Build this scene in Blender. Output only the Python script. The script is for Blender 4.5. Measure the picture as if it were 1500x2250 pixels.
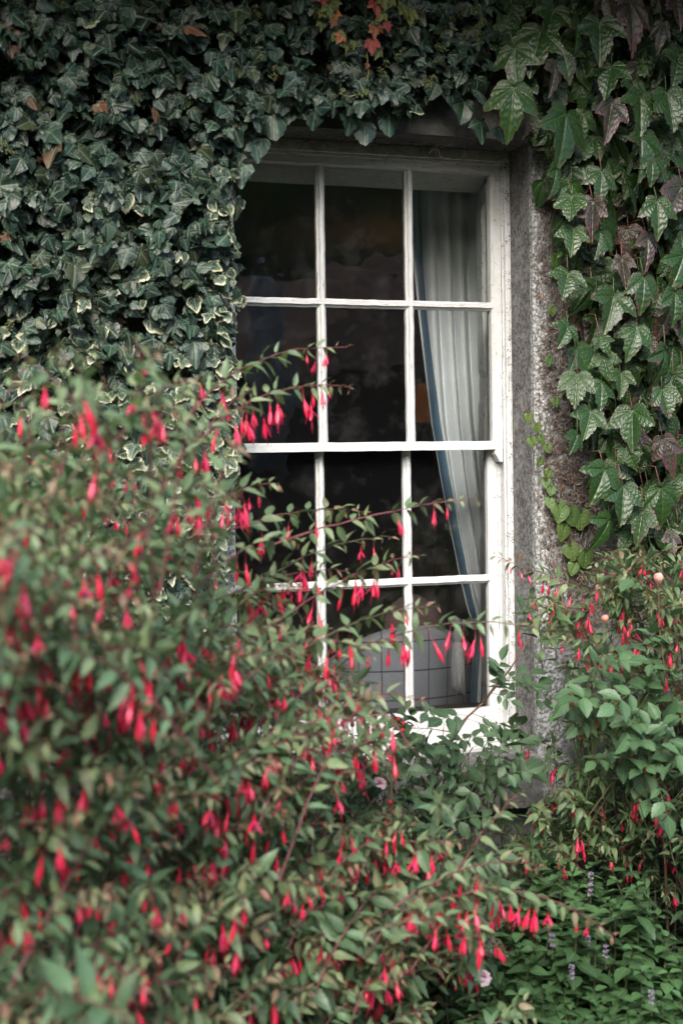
import bpy, math, random
import numpy as np
from mathutils import Vector, noise as mnoise

for o in list(bpy.data.objects): bpy.data.objects.remove(o)
SC = bpy.context.scene
COL = SC.collection
R = math.radians

# ------------------------------------------------------------------ camera
CAM = np.array((-1.1141, -4.2868, 1.8))
YAW, PIT, ROL, F = .3290, -.0347, -.0156, 3125.
fw = np.array([math.sin(YAW)*math.cos(PIT), math.cos(YAW)*math.cos(PIT), math.sin(PIT)])
_r0 = np.array([math.cos(YAW), -math.sin(YAW), 0.]); _u0 = np.cross(_r0, fw)
CR = math.cos(ROL)*_r0 + math.sin(ROL)*_u0
CU = -math.sin(ROL)*_r0 + math.cos(ROL)*_u0
cam = bpy.data.cameras.new('camera'); camo = bpy.data.objects.new('camera', cam); COL.objects.link(camo)
from mathutils import Matrix
camo.matrix_world = Matrix(((CR[0], CU[0], -fw[0], CAM[0]), (CR[1], CU[1], -fw[1], CAM[1]), (CR[2], CU[2], -fw[2], CAM[2]), (0, 0, 0, 1)))
cam.sensor_fit = 'VERTICAL'; cam.sensor_height = 36; cam.sensor_width = 24; cam.lens = 50
cam.clip_start = .05; cam.clip_end = 500
cam.dof.use_dof = True; cam.dof.focus_distance = 4.45; cam.dof.aperture_fstop = 2.1; cam.dof.aperture_blades = 9
SC.camera = camo

# ------------------------------------------------------------------ world, sun, exposure
SUN_EL, SUN_AZ = R(38), R(205)          # azimuth clockwise from +y: the sun stands behind the camera
w = bpy.data.worlds.new('World'); SC.world = w; w.use_nodes = True
nt = w.node_tree; nt.nodes.clear()
sky = nt.nodes.new('ShaderNodeTexSky'); sky.sky_type = 'NISHITA'; sky.sun_disc = False
sky.sun_elevation = SUN_EL; sky.sun_rotation = SUN_AZ; sky.dust_density = 3; sky.air_density = 1.2; sky.ozone_density = 1
hs = nt.nodes.new('ShaderNodeHueSaturation'); hs.inputs['Saturation'].default_value = 1.15
bg = nt.nodes.new('ShaderNodeBackground'); bg.inputs['Strength'].default_value = .15
ow = nt.nodes.new('ShaderNodeOutputWorld')
nt.links.new(sky.outputs[0], hs.inputs['Color']); nt.links.new(hs.outputs[0], bg.inputs['Color']); nt.links.new(bg.outputs[0], ow.inputs['Surface'])
sl = bpy.data.lights.new('sun', 'SUN'); sl.energy = 1.5; sl.angle = R(28); sl.color = (1, .985, .965)
so = bpy.data.objects.new('sun', sl); COL.objects.link(so)
sd = Vector((math.sin(SUN_AZ)*math.cos(SUN_EL), math.cos(SUN_AZ)*math.cos(SUN_EL), math.sin(SUN_EL)))
so.rotation_euler = sd.to_track_quat('Z', 'Y').to_euler(); so.location = (0, -6, 8)
SC.view_settings.view_transform = 'Standard'; SC.view_settings.look = 'None'
SC.view_settings.exposure = 1.5; SC.view_settings.gamma = 1; SC.view_settings.use_curve_mapping = False
SC.render.engine = 'CYCLES'
SC.cycles.max_bounces = 8; SC.cycles.transparent_max_bounces = 16; SC.cycles.diffuse_bounces = 4; SC.cycles.glossy_bounces = 3
SC.cycles.caustics_reflective = False; SC.cycles.caustics_refractive = False
SC.cycles.use_denoising = True

# ------------------------------------------------------------------ helpers
def ray(px, py): return fw + CR*(px-750)/F + CU*(1125-py)/F
def on_y(px, py, y):
    d = ray(px, py); t = (y-CAM[1])/d[1]; return CAM + d*t
def at(px, py, dist): return CAM + ray(px, py)*dist
def proj(P):
    d = np.asarray(P)-CAM; z = d @ fw
    return 750+F*(d @ CR)/z, 1125-F*(d @ CU)/z, z
def in_poly(x, y, poly):
    c = False; n = len(poly); j = n-1
    for i in range(n):
        xi, yi = poly[i]; xj, yj = poly[j]
        if (yi > y) != (yj > y) and x < (xj-xi)*(y-yi)/(yj-yi)+xi: c = not c
        j = i
    return c
def tag(o, label=None, cat=None, group=None, kind=None):
    if label: o['label'] = label
    if cat: o['category'] = cat
    if group: o['group'] = group
    if kind: o['kind'] = kind
    return o
def empty(name, loc, label, cat, group=None):
    o = bpy.data.objects.new(name, None); COL.objects.link(o); o.location = tuple(float(v) for v in loc); o.empty_display_size = .1
    return tag(o, label, cat, group)
def unit(v):
    v = np.asarray(v, float); return v/(np.linalg.norm(v)+1e-12)

class MB:
    """collects polygons and links them as ONE mesh; verts in world space"""
    def __init__(s): s.v = []; s.f = []; s.tint = []; s.luv = []
    def add(s, verts, faces, tint=(1, 1, 1, 0), luv=None):
        b = len(s.v); s.v += [tuple(map(float, p)) for p in verts]; s.f += [tuple(b+i for i in f) for f in faces]
        if len(tint) == 4 and not hasattr(tint[0], '__len__'): s.tint += [tuple(tint)]*len(verts)
        else: s.tint += [tuple(t) for t in tint]
        s.luv += ([(0, 0, 0)]*len(verts) if luv is None else [tuple(l) for l in luv])
    def box(s, x0, x1, y0, y1, z0, z1):
        v = [(x, y, z) for x in (x0, x1) for y in (y0, y1) for z in (z0, z1)]
        s.add(v, [(0, 1, 3, 2), (4, 6, 7, 5), (0, 4, 5, 1), (2, 3, 7, 6), (0, 2, 6, 4), (1, 5, 7, 3)])
    def tube(s, pts, rad, n=6, tint=(1, 1, 1, 0), cap=True):
        pts = [np.asarray(p, float) for p in pts]; m = len(pts)
        if not hasattr(rad, '__len__'): rad = [rad]*m
        vs = []
        up = np.array((.13, .21, 1.))
        for i in range(m):
            t = unit(pts[min(i+1, m-1)]-pts[max(i-1, 0)])
            if abs(t @ unit(up)) > .97: up = np.array((1., .2, .1))
            a = unit(np.cross(t, up)); b = np.cross(t, a)
            for k in range(n):
                q = 2*math.pi*k/n; vs.append(pts[i]+rad[i]*(a*math.cos(q)+b*math.sin(q)))
        fs = [(i*n+k, i*n+(k+1) % n, (i+1)*n+(k+1) % n, (i+1)*n+k) for i in range(m-1) for k in range(n)]
        if cap: fs += [tuple(range(n-1, -1, -1)), tuple(range((m-1)*n, m*n))]
        s.add(vs, fs, tint)
    def lathe(s, prof, c, n=24, cap=True):
        """prof: (r,z) list round centre c"""
        vs = [(c[0]+r*math.cos(2*math.pi*k/n), c[1]+r*math.sin(2*math.pi*k/n), c[2]+z) for r, z in prof for k in range(n)]
        m = len(prof)
        fs = [(i*n+k, i*n+(k+1) % n, (i+1)*n+(k+1) % n, (i+1)*n+k) for i in range(m-1) for k in range(n)]
        if cap: fs += [tuple(range(n-1, -1, -1)), tuple(range((m-1)*n, m*n))]
        s.add(vs, fs)
    def prism(s, prof, a, b, ax, seg=1, jit=0., seed=0):
        """profile (u,w) swept from a to b along axis ax ('x': u=z,w=y ; 'z': u=x,w=y)"""
        rnd = random.Random(seed); n = len(prof); vs = []
        for i in range(seg+1):
            t = a+(b-a)*i/seg; ju = rnd.uniform(-jit, jit); jw = rnd.uniform(-jit, jit)
            if i in (0, seg): ju = jw = 0
            for u, wv in prof:
                vs.append((t, wv+jw, u+ju) if ax == 'x' else (u+ju, wv+jw, t))
        fs = [(i*n+k, i*n+(k+1) % n, (i+1)*n+(k+1) % n, (i+1)*n+k) for i in range(seg) for k in range(n)]
        fs += [tuple(range(n-1, -1, -1)), tuple(range(seg*n, (seg+1)*n))]
        s.add(vs, fs)
    def build(s, name, mat, parent=None, smooth=False, bevel=0):
        me = bpy.data.meshes.new(name)
        off = Vector(parent_world(parent)) if parent else Vector((0, 0, 0))
        me.from_pydata([(p[0]-off.x, p[1]-off.y, p[2]-off.z) for p in s.v], [], s.f)
        a = me.attributes.new('tint', 'FLOAT_COLOR', 'POINT'); a.data.foreach_set('color', np.array(s.tint, 'f').ravel())
        a = me.attributes.new('luv', 'FLOAT_VECTOR', 'POINT'); a.data.foreach_set('vector', np.array(s.luv, 'f').ravel())
        me.materials.append(mat)
        if smooth: me.polygons.foreach_set('use_smooth', [True]*len(me.polygons))
        me.update()
        o = bpy.data.objects.new(name, me); COL.objects.link(o)
        if parent: o.parent = parent
        import bmesh
        bm = bmesh.new(); bm.from_mesh(me); bmesh.ops.recalc_face_normals(bm, faces=bm.faces); bm.to_mesh(me); bm.free()
        if bevel:
            bv = o.modifiers.new('b', 'BEVEL'); bv.width = bevel; bv.segments = 2; bv.limit_method = 'ANGLE'; bv.angle_limit = R(40)
        return o
def parent_world(o):
    l = Vector(o.location)
    while o.parent: o = o.parent; l = l+Vector(o.location)
    return l

def leaves(name, tpls, inst, mat, parent=None):
    """inst: list of (tpl index, pos, dir, normal, size, tint rgba). one mesh, numpy built"""
    V = []; T = []; L = []; FV = []; FT = []; base = 0
    byt = {}
    for it in inst: byt.setdefault(it[0], []).append(it)
    for ti, its in byt.items():
        tv, tf, tl = tpls[ti]
        P = np.array([i[1] for i in its], float); D = np.array([i[2] for i in its], float); N = np.array([i[3] for i in its], float)
        S = np.array([i[4] if hasattr(i[4], '__len__') else (i[4],)*3 for i in its], float)
        C = np.array([i[5] for i in its], float)
        D /= np.linalg.norm(D, axis=1)[:, None]+1e-9
        X = np.cross(D, N); X /= np.linalg.norm(X, axis=1)[:, None]+1e-9
        Z = np.cross(X, D)
        n, m = len(its), len(tv)
        vv = P[:, None, :] + (X*S[:, :1])[:, None, :]*tv[None, :, 0:1] + (D*S[:, 1:2])[:, None, :]*tv[None, :, 1:2] + (Z*S[:, 2:3])[:, None, :]*tv[None, :, 2:3]
        V.append(vv.reshape(-1, 3)); T.append(np.repeat(C, m, 0)); L.append(np.tile(tl, (n, 1)))
        fl = np.concatenate([np.array(f) for f in tf]); ft = np.array([len(f) for f in tf])
        FV.append((fl[None, :]+(base+np.arange(n)*m)[:, None]).ravel()); FT.append(np.tile(ft, n)); base += n*m
    V = np.concatenate(V); T = np.concatenate(T); L = np.concatenate(L); FV = np.concatenate(FV); FT = np.concatenate(FT)
    if parent: V = V-np.array(parent_world(parent))
    me = bpy.data.meshes.new(name)
    me.vertices.add(len(V)); me.vertices.foreach_set('co', V.astype('f').ravel())
    me.loops.add(len(FV)); me.loops.foreach_set('vertex_index', FV.astype('i'))
    me.polygons.add(len(FT)); st = np.concatenate([[0], np.cumsum(FT)[:-1]])
    me.polygons.foreach_set('loop_start', st.astype('i')); me.polygons.foreach_set('loop_total', FT.astype('i'))
    me.polygons.foreach_set('use_smooth', np.ones(len(FT), bool))
    me.update(calc_edges=True)
    a = me.attributes.new('tint', 'FLOAT_COLOR', 'POINT'); a.data.foreach_set('color', T.astype('f').ravel())
    a = me.attributes.new('luv', 'FLOAT_VECTOR', 'POINT'); a.data.foreach_set('vector', L.astype('f').ravel())
    me.materials.append(mat)
    o = bpy.data.objects.new(name, me); COL.objects.link(o)
    if parent: o.parent = parent
    return o

# ------------------------------------------------------------------ materials
class NT:
    def __init__(s, name):
        s.m = bpy.data.materials.new(name); s.m.use_nodes = True; s.t = s.m.node_tree; s.t.nodes.clear()
        s.out = s.t.nodes.new('ShaderNodeOutputMaterial')
    def n(s, typ, **kw):
        nd = s.t.nodes.new('ShaderNode'+typ)
        for k, v in kw.items():
            if k.startswith('i_'):
                nm = k[2:].replace('_', ' '); nd.inputs[nm].default_value = v
            else: setattr(nd, k, v)
        return nd
    def l(s, a, b): s.t.links.new(a, b)
    def math(s, op, a, b=None, c=None, clamp=False):
        nd = s.t.nodes.new('ShaderNodeMath'); nd.operation = op; nd.use_clamp = clamp
        for i, v in enumerate((a, b, c)):
            if v is None: continue
            if isinstance(v, (int, float)): nd.inputs[i].default_value = v
            else: s.l(v, nd.inputs[i])
        return nd.outputs[0]
    def mix(s, f, a, b, typ='MIX'):
        nd = s.t.nodes.new('ShaderNodeMix'); nd.data_type = 'RGBA'; nd.blend_type = typ; nd.clamp_factor = True
        for sock, v in ((nd.inputs['Factor'], f), (nd.inputs['A'], a), (nd.inputs['B'], b)):
            if isinstance(v, (int, float)): sock.default_value = v
            elif isinstance(v, tuple): sock.default_value = v if len(v) == 4 else v+(1,)
            else: s.l(v, sock)
        return nd.outputs['Result']
    def noise(s, scale, detail=4, rough=.55, vec=None, sc=None):
        nd = s.n('TexNoise'); nd.inputs['Scale'].default_value = scale; nd.inputs['Detail'].default_value = detail; nd.inputs['Roughness'].default_value = rough
        if vec is not None: s.l(vec, nd.inputs['Vector'])
        return nd.outputs['Fac']
    def ramp(s, f, lo, hi):
        nd = s.n('MapRange'); nd.inputs['From Min'].default_value = lo; nd.inputs['From Max'].default_value = hi; s.l(f, nd.inputs['Value']); return nd.outputs['Result']
    def coords(s, scale=(1, 1, 1), loc=(0, 0, 0)):
        g = s.n('NewGeometry'); mp = s.n('Mapping'); s.l(g.outputs['Position'], mp.inputs['Vector'])
        mp.inputs['Scale'].default_value = scale; mp.inputs['Location'].default_value = loc; return mp.outputs[0]
    def bump(s, h, strength, dist):
        b = s.n('Bump'); b.inputs['Strength'].default_value = strength; b.inputs['Distance'].default_value = dist; s.l(h, b.inputs['Height']); return b.outputs[0]
    def pbr(s, col, rough=.5, normal=None, metal=0., spec=.5, **kw):
        p = s.n('BsdfPrincipled')
        if isinstance(col, tuple): p.inputs['Base Color'].default_value = col if len(col) == 4 else col+(1,)
        else: s.l(col, p.inputs['Base Color'])
        if isinstance(rough, (int, float)): p.inputs['Roughness'].default_value = rough
        else: s.l(rough, p.inputs['Roughness'])
        p.inputs['Metallic'].default_value = metal; p.inputs['Specular IOR Level'].default_value = spec
        if normal is not None: s.l(normal, p.inputs['Normal'])
        return p
    def done(s, sh): s.l(sh, s.out.inputs['Surface']); return s.m

def simple(name, col, rough=.6, nscale=30., var=.35, bump=0., bd=.002, metal=0., spec=.5, stretch=(1, 1, 1)):
    t = NT(name); c = t.coords(stretch); nz = t.noise(nscale, 6, .6, c)
    col2 = tuple(v*(1-var) for v in col)
    f = t.ramp(nz, .3, .7)
    p = t.pbr(t.mix(f, col2, col), rough, t.bump(nz, bump, bd) if bump else None, metal, spec)
    return t.done(p.outputs[0])

def mat_leaf(name, kind, rough=.38, transl=.18, spec=.5):
    """kind: palm (ivy, boston) or ovate.  luv = (across, along, rim)"""
    t = NT(name)
    at_ = t.n('Attribute', attribute_name='tint'); lu = t.n('Attribute', attribute_name='luv')
    sep = t.n('SeparateXYZ'); t.l(lu.outputs['Vector'], sep.inputs[0]); U, Vv, W = sep.outputs
    base = at_.outputs['Color']; alpha = at_.outputs['Alpha']
    pos = t.coords()
    n1 = t.noise(55, 3, .6, pos); n2 = t.noise(260, 2, .6, pos)
    base = t.mix(t.math('MULTIPLY', t.ramp(n1, .35, .75), .35), base, t.mix(.6, base, (.02, .035, .02)))
    if kind in ('ivy', 'boston'):
        # U = angular distance from the nearest main vein 0..1, V = ring 0..1
        vw = t.math('MULTIPLY', U, Vv)
        vein = t.math('SUBTRACT', 1., t.ramp(vw, .02, .12 if kind == 'ivy' else .075), clamp=True)
        sec = t.math('SINE', t.math('MULTIPLY', t.math('SUBTRACT', Vv, t.math('MULTIPLY', U, .38)), 34. if kind == 'boston' else 22.))
        secm = t.math('MULTIPLY', t.ramp(sec, .75, 1.), t.ramp(Vv, .1, .3))
        vcol = t.mix(.5, base, (.20, .29, .19)) if kind == 'ivy' else t.mix(.18, base, (.16, .22, .08))
        base = t.mix(t.math('ADD', t.math('MULTIPLY', vein, .75), t.math('MULTIPLY', secm, .14)), base, vcol)
        if kind == 'ivy':
            e = t.math('ADD', Vv, t.math('MULTIPLY', t.math('SUBTRACT', n1, .5), .55))
            rim = t.math('MULTIPLY', t.ramp(e, .80, .86), t.math('GREATER_THAN', alpha, .25))
            rim2 = t.math('MULTIPLY', t.ramp(e, .62, .68), t.math('GREATER_THAN', alpha, .25))
            base = t.mix(t.math('MULTIPLY', rim2, .45), base, (.16, .2, .12))
            base = t.mix(t.math('MULTIPLY', rim, t.ramp(n1, .3, .55)), base, (.42, .42, .29))
        else:
            e = t.math('ADD', Vv, t.math('MULTIPLY', t.math('SUBTRACT', n1, .5), 1.1))
            thr = t.math('SUBTRACT', 1.42, alpha)
            red = t.ramp(t.math('SUBTRACT', e, thr), -.08, .14)
            base = t.mix(t.math('MULTIPLY', red, .75), base, (.095, .036, .046))
            rim = t.math('MULTIPLY', t.ramp(Vv, .95, 1.), .3)
            base = t.mix(rim, base, (.2, .09, .06))
            sp = t.n('TexVoronoi'); sp.inputs['Scale'].default_value = 120; t.l(pos, sp.inputs['Vector'])
            sm = t.math('MULTIPLY', t.math('LESS_THAN', sp.outputs['Distance'], .13), t.math('GREATER_THAN', n1, .56))
            base = t.mix(t.math('MULTIPLY', sm, .7), base, (.03, .015, .01))
        hgt = t.math('ADD', t.math('MULTIPLY', vein, -.8), t.math('ADD', t.math('MULTIPLY', sec, .2 if kind == 'boston' else .12), t.math('MULTIPLY', n2, .5)))
        nrm = t.bump(hgt, .6, .0016 if kind == 'ivy' else .0032)
    else:
        au = t.math('ABSOLUTE', U)
        vein = t.math('SUBTRACT', 1., t.ramp(au, .03, .11), clamp=True)
        sec = t.math('SINE', t.math('MULTIPLY', t.math('SUBTRACT', Vv, t.math('MULTIPLY', au, .22)), 42.))
        secm = t.ramp(sec, .7, 1.)
        base = t.mix(t.math('ADD', t.math('MULTIPLY', vein, .5), t.math('MULTIPLY', secm, .18)), base, t.mix(.45, base, (.22, .3, .16)))
        rim = t.math('MULTIPLY', t.ramp(au, .8, 1.), t.math('MULTIPLY', alpha, .8))
        base = t.mix(rim, base, (.22, .06, .05))
        nrm = t.bump(t.math('ADD', t.math('MULTIPLY', vein, -.7), t.math('ADD', t.math('MULTIPLY', sec, .3), t.math('MULTIPLY', n2, .4))), .45, .0012)
    geo = t.n('NewGeometry')
    base = t.mix(t.math('MULTIPLY', geo.outputs['Backfacing'], .55), base, t.mix(.5, base, (.12, .16, .11)))
    rg = t.math('ADD', rough, t.math('MULTIPLY', t.math('SUBTRACT', n1, .5), .35))
    rg = t.math('ADD', rg, t.math('MULTIPLY', geo.outputs['Backfacing'], .3), clamp=True)
    p = t.pbr(base, rg, nrm, 0, spec)
    tr = t.n('BsdfTranslucent'); t.l(t.mix(1., base, (1.5, 1.7, .8, 1), 'MULTIPLY'), tr.inputs['Color'])
    mx = t.n('MixShader'); mx.inputs[0].default_value = transl; t.l(p.outputs[0], mx.inputs[1]); t.l(tr.outputs[0], mx.inputs[2])
    return t.done(mx.outputs[0])

def mat_petal(name, rough=.4, transl=.2):
    t = NT(name); a = t.n('Attribute', attribute_name='tint'); c = t.coords()
    n1 = t.noise(180, 3, .6, c)
    col = t.mix(t.math('MULTIPLY', t.ramp(n1, .3, .75), .35), a.outputs['Color'], t.mix(.5, a.outputs['Color'], (.1, .0, .01)))
    p = t.pbr(col, rough, t.bump(n1, .2, .0006))
    tr = t.n('BsdfTranslucent'); t.l(col, tr.inputs['Color'])
    mx = t.n('MixShader'); mx.inputs[0].default_value = transl; t.l(p.outputs[0], mx.inputs[1]); t.l(tr.outputs[0], mx.inputs[2])
    return t.done(mx.outputs[0])

def mat_stem(name):
    t = NT(name); a = t.n('Attribute', attribute_name='tint'); c = t.coords()
    n1 = t.noise(120, 4, .6, c)
    col = t.mix(t.ramp(n1, .35, .7), t.mix(.5, a.outputs['Color'], (.03, .02, .02)), a.outputs['Color'])
    return t.done(t.pbr(col, .55, t.bump(n1, .4, .001)).outputs[0])

def mat_paint(name, axis, speck=True, col=(.60, .61, .61)):
    """old white paint: grime, cracks that run with the wood, chips, black mould specks"""
    t = NT(name)
    st = {'x': (3, 60, 60), 'z': (60, 60, 3), 'n': (14, 14, 14)}[axis]
    cs = t.coords(st); c = t.coords()
    crk = t.noise(4., 5, .65, cs)
    ck = t.math('MULTIPLY', t.ramp(crk, .60, .63), t.ramp(t.noise(9, 3, .6, c), .47, .6))
    fine = t.noise(9., 6, .7, cs)
    g = t.noise(3.5, 5, .6, c); g2 = t.noise(28, 5, .6, c)
    col = t.mix(t.math('MULTIPLY', t.ramp(g2, .42, .72), .45), col, (.50, .51, .50))
    col = t.mix(t.math('MULTIPLY', t.ramp(t.noise(11, 6, .75, c), .52, .7), .35), col, (.40, .40, .36))
    col = t.mix(t.math('MULTIPLY', t.ramp(fine, .6, .8), .2), col, (.42, .42, .42))
    chips = t.ramp(t.noise(62, 4, .6, c), .61, .66)
    col = t.mix(t.math('MULTIPLY', chips, .55), col, (.42, .39, .34))
    col = t.mix(t.math('MULTIPLY', ck, .85), col, (.13, .125, .12))
    sepx = t.n('SeparateXYZ'); g_ = t.n('NewGeometry'); t.l(g_.outputs['Position'], sepx.inputs[0])
    if speck:
        vo = t.n('TexVoronoi'); vo.inputs['Scale'].default_value = 170; t.l(c, vo.inputs['Vector'])
        vo.inputs['Randomness'].default_value = 1
        cl = t.noise(30, 3, .6, c)
        side = t.math('ADD', t.math('MULTIPLY', t.ramp(sepx.outputs[0], .86, .95), .5), t.math('MULTIPLY', t.ramp(sepx.outputs[2], 2.70, 2.82), .3))
        thr = t.math('ADD', t.math('MULTIPLY', t.ramp(cl, .44, .64), .30), t.math('MULTIPLY', side, .10))
        thr = t.math('MULTIPLY', thr, t.math('ADD', .12, side))
        sm = t.math('LESS_THAN', vo.outputs['Distance'], t.math('MULTIPLY', thr, 2.3))
        col = t.mix(t.math('MULTIPLY', sm, .9), col, (.03, .03, .032))
        edge = t.ramp(t.math('ADD', sepx.outputs[0], t.math('MULTIPLY', t.math('SUBTRACT', t.noise(40, 5, .7, c), .5), .03)), .938, .946)
        col = t.mix(t.math('MULTIPLY', edge, .6), col, (.2, .2, .2))
        top = t.ramp(t.math('ADD', sepx.outputs[2], t.math('MULTIPLY', t.math('SUBTRACT', t.noise(22, 5, .7, c), .5), .09)), 2.775, 2.815)
        col = t.mix(t.math('MULTIPLY', top, .75), col, (.12, .11, .10))
    h = t.math('SUBTRACT', t.math('MULTIPLY', fine, .8), t.math('ADD', ck, t.math('MULTIPLY', chips, .5)))
    return t.done(t.pbr(col, .5, t.bump(h, .6, .0015), 0, .4).outputs[0])

def mat_wall():
    t = NT('rough_render'); c = t.coords()
    g_ = t.n('NewGeometry'); sp = t.n('SeparateXYZ'); t.l(g_.outputs['Position'], sp.inputs[0])
    big = t.noise(6, 5, .6, c); mid = t.noise(60, 5, .65, c); fin = t.noise(260, 4, .7, c)
    col = t.mix(t.ramp(mid, .3, .7), (.078, .080, .076), (.185, .19, .18))
    # smooth cement reveal, finer speckle
    inner = t.math('GREATER_THAN', sp.outputs[1], -.150)
    rev = t.mix(t.ramp(t.math('ADD', t.math('MULTIPLY', t.noise(85, 5, .85, c), .75), t.math('MULTIPLY', t.noise(13, 4, .7, c), .25)), .42, .58), (.055, .054, .053), (.27, .27, .265))
    rust = t.ramp(t.noise(46, 4, .6, t.coords((1, 1, .35))), .57, .68)
    # lime wash left on the raised grains near the opening
    nx = t.math('ADD', sp.outputs[0], t.math('MULTIPLY', t.math('SUBTRACT', t.noise(14, 4, .7, c), .5), .16))
    band = t.math('MULTIPLY', t.ramp(nx, .90, .95), t.math('SUBTRACT', 1., t.ramp(nx, 1.0, 1.10), clamp=True))
    bandL = t.math('SUBTRACT', 1., t.ramp(t.math('ABSOLUTE', t.math('ADD', sp.outputs[0], .07)), .03, .09), clamp=True)
    band = t.math('MAXIMUM', band, bandL)
    grain = t.ramp(t.noise(95, 6, .68, c), .44, .58)
    wash = t.math('MULTIPLY', grain, t.ramp(t.math('ADD', band, t.math('MULTIPLY', t.math('SUBTRACT', big, .5), 1.3)), .30, .85))
    col = t.mix(t.math('MULTIPLY', wash, .9), col, (.50, .505, .50))
    col = t.mix(inner, col, rev)
    col = t.mix(t.math('MULTIPLY', rust, .6), col, (.11, .065, .045))
    head_dark = t.ramp(sp.outputs[2], 2.62, 2.80)  # patchy darker colour from the head of the opening upward
    col = t.mix(t.math('MULTIPLY', t.math('MULTIPLY', head_dark, t.ramp(big, .3, .6)), .65), col, (.05, .045, .042))
    nrm = t.bump(t.math('ADD', t.math('MULTIPLY', mid, .6), t.math('MULTIPLY', fin, .4)), .9, .005)
    return t.done(t.pbr(col, .9, nrm, 0, .25).outputs[0])

def mat_glass():
    t = NT('old_window_glass'); c = t.coords((1, 1, 1))
    nrm = t.bump(t.noise(6., 2, .5, c), .16, .012)
    fr = t.n('Fresnel'); fr.inputs['IOR'].default_value = 1.5
    k = t.math('MULTIPLY', fr.outputs[0], 1.7, clamp=True)
    gl = t.n('BsdfGlossy'); gl.inputs['Roughness'].default_value = .015; t.l(nrm, gl.inputs['Normal'])
    tr = t.n('BsdfTransparent'); tr.inputs['Color'].default_value = (.90, .93, .92, 1)
    df = t.n('BsdfDiffuse'); df.inputs['Color'].default_value = (.5, .5, .5, 1)
    dust = t.math('ADD', .006, t.math('MULTIPLY', t.ramp(t.noise(9, 5, .7, c), .5, .85), .05))
    m0 = t.n('MixShader'); t.l(dust, m0.inputs[0]); t.l(tr.outputs[0], m0.inputs[1]); t.l(df.outputs[0], m0.inputs[2])
    m1 = t.n('MixShader'); t.l(k, m1.inputs[0]); t.l(m0.outputs[0], m1.inputs[1]); t.l(gl.outputs[0], m1.inputs[2])
    return t.done(m1.outputs[0])

def mat_check():
    t = NT('checked_wool'); tc = t.n('TexCoord'); sp = t.n('SeparateXYZ'); t.l(tc.outputs['Object'], sp.inputs[0])
    ang = t.math('MULTIPLY', t.math('ARCTAN2', sp.outputs[0], t.math('ADD', sp.outputs[1], .0)), 2.9)
    def line(v, k):
        fr = t.math('FRACT', t.math('MULTIPLY', v, k)); return t.math('LESS_THAN', fr, .05)
    ln = t.math('MAXIMUM', line(ang, 1.6), line(sp.outputs[2], 9.))
    nz = t.noise(300, 3, .6, t.coords())
    col = t.mix(t.ramp(nz, .3, .7), (.19, .195, .23), (.27, .275, .32))
    col = t.mix(t.math('MULTIPLY', ln, .9), col, (.035, .035, .04))
    return t.done(t.pbr(col, .9, t.bump(nz, .4, .001), 0, .2).outputs[0])

M = {}
M['ivy'] = mat_leaf('ivy_leaf', 'ivy', .40, .08, .42)
M['boston'] = mat_leaf('creeper_leaf', 'boston', .30, .16, .48)
M['fleaf'] = mat_leaf('fuchsia_leaf', 'ovate', .42, .30, .5)
M['rleaf'] = mat_leaf('rose_leaf', 'ovate', .42, .18, .38)
M['petal'] = mat_petal('petal', .38, .22)
M['stem'] = mat_stem('stem')
M['px'] = mat_paint('white_paint_rail', 'x'); M['pz'] = mat_paint('white_paint_stile', 'z'); M['pin'] = mat_paint('inner_paint', 'n', False, (.80, .80, .77))
M['wall'] = mat_wall(); M['glass'] = mat_glass(); M['check'] = mat_check()
M['room'] = simple('room_wall', (.16, .13, .125), .9, 2, .5)
M['roomfloor'] = simple('room_floor', (.09, .05, .03), .5, 8, .5, stretch=(1, 8, 1))
M['ceiling'] = simple('room_ceiling', (.25, .24, .23), .9, 3, .2)
M['soil'] = simple('soil', (.045, .032, .024), .95, 20, .6, .8, .02)
M['curtain'] = simple('curtain_cloth', (.84, .87, .90), .85, 220, .12, .3, .0006, spec=.2)
M['blue'] = simple('blue_trim', (.15, .25, .34), .8, 220, .15, .3, .0006, spec=.2)
M['tassel'] = simple('tassel_cord', (.52, .52, .55), .8, 160, .45, .6, .001, stretch=(3, 3, .4))
M['wood'] = simple('dark_wood', (.12, .075, .055), .4, 14, .5, .3, .001, stretch=(1, 8, 8))
M['slate'] = simple('grey_board', (.10, .10, .10), .7, 8, .4)
M['cushion'] = simple('cushion_cloth', (.14, .085, .08), .9, 60, .4)
M['hedge'] = mat_leaf('hedge_leaf', 'ovate', .5, .1, .3)
M['roof'] = simple('brown_roof', (.36, .20, .12), .8, 2.6, .92, stretch=(.3, 3, 3))
M['boards'] = simple('weathered_boards', (.05, .035, .028), .8, 12, .5, stretch=(8, 8, 1))
M['canvas'] = simple('parasol_canvas', (.55, .53, .50), .85, 30, .15)
M['brass'] = simple('lamp_metal', (.35, .24, .1), .35, 30, .2, metal=1)
def mat_emit(name, col, s):
    t = NT(name); e = t.n('Emission'); e.inputs['Color'].default_value = col+(1,); e.inputs['Strength'].default_value = s
    return t.done(e.outputs[0])
M['shade'] = mat_emit('lit_lampshade', (1., .34, .10), .018)
def mat_clear():
    t = NT('clear_glass'); gl = t.n('BsdfGlossy'); gl.inputs['Roughness'].default_value = .02
    tr = t.n('BsdfTransparent'); tr.inputs['Color'].default_value = (.9, .92, .92, 1)
    fr = t.n('LayerWeight'); fr.inputs['Blend'].default_value = .35
    m = t.n('MixShader'); t.l(fr.outputs['Facing'], m.inputs[0]); t.l(tr.outputs[0], m.inputs[1]); t.l(gl.outputs[0], m.inputs[2])
    return t.done(m.outputs[0])
M['clear'] = mat_clear()

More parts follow.
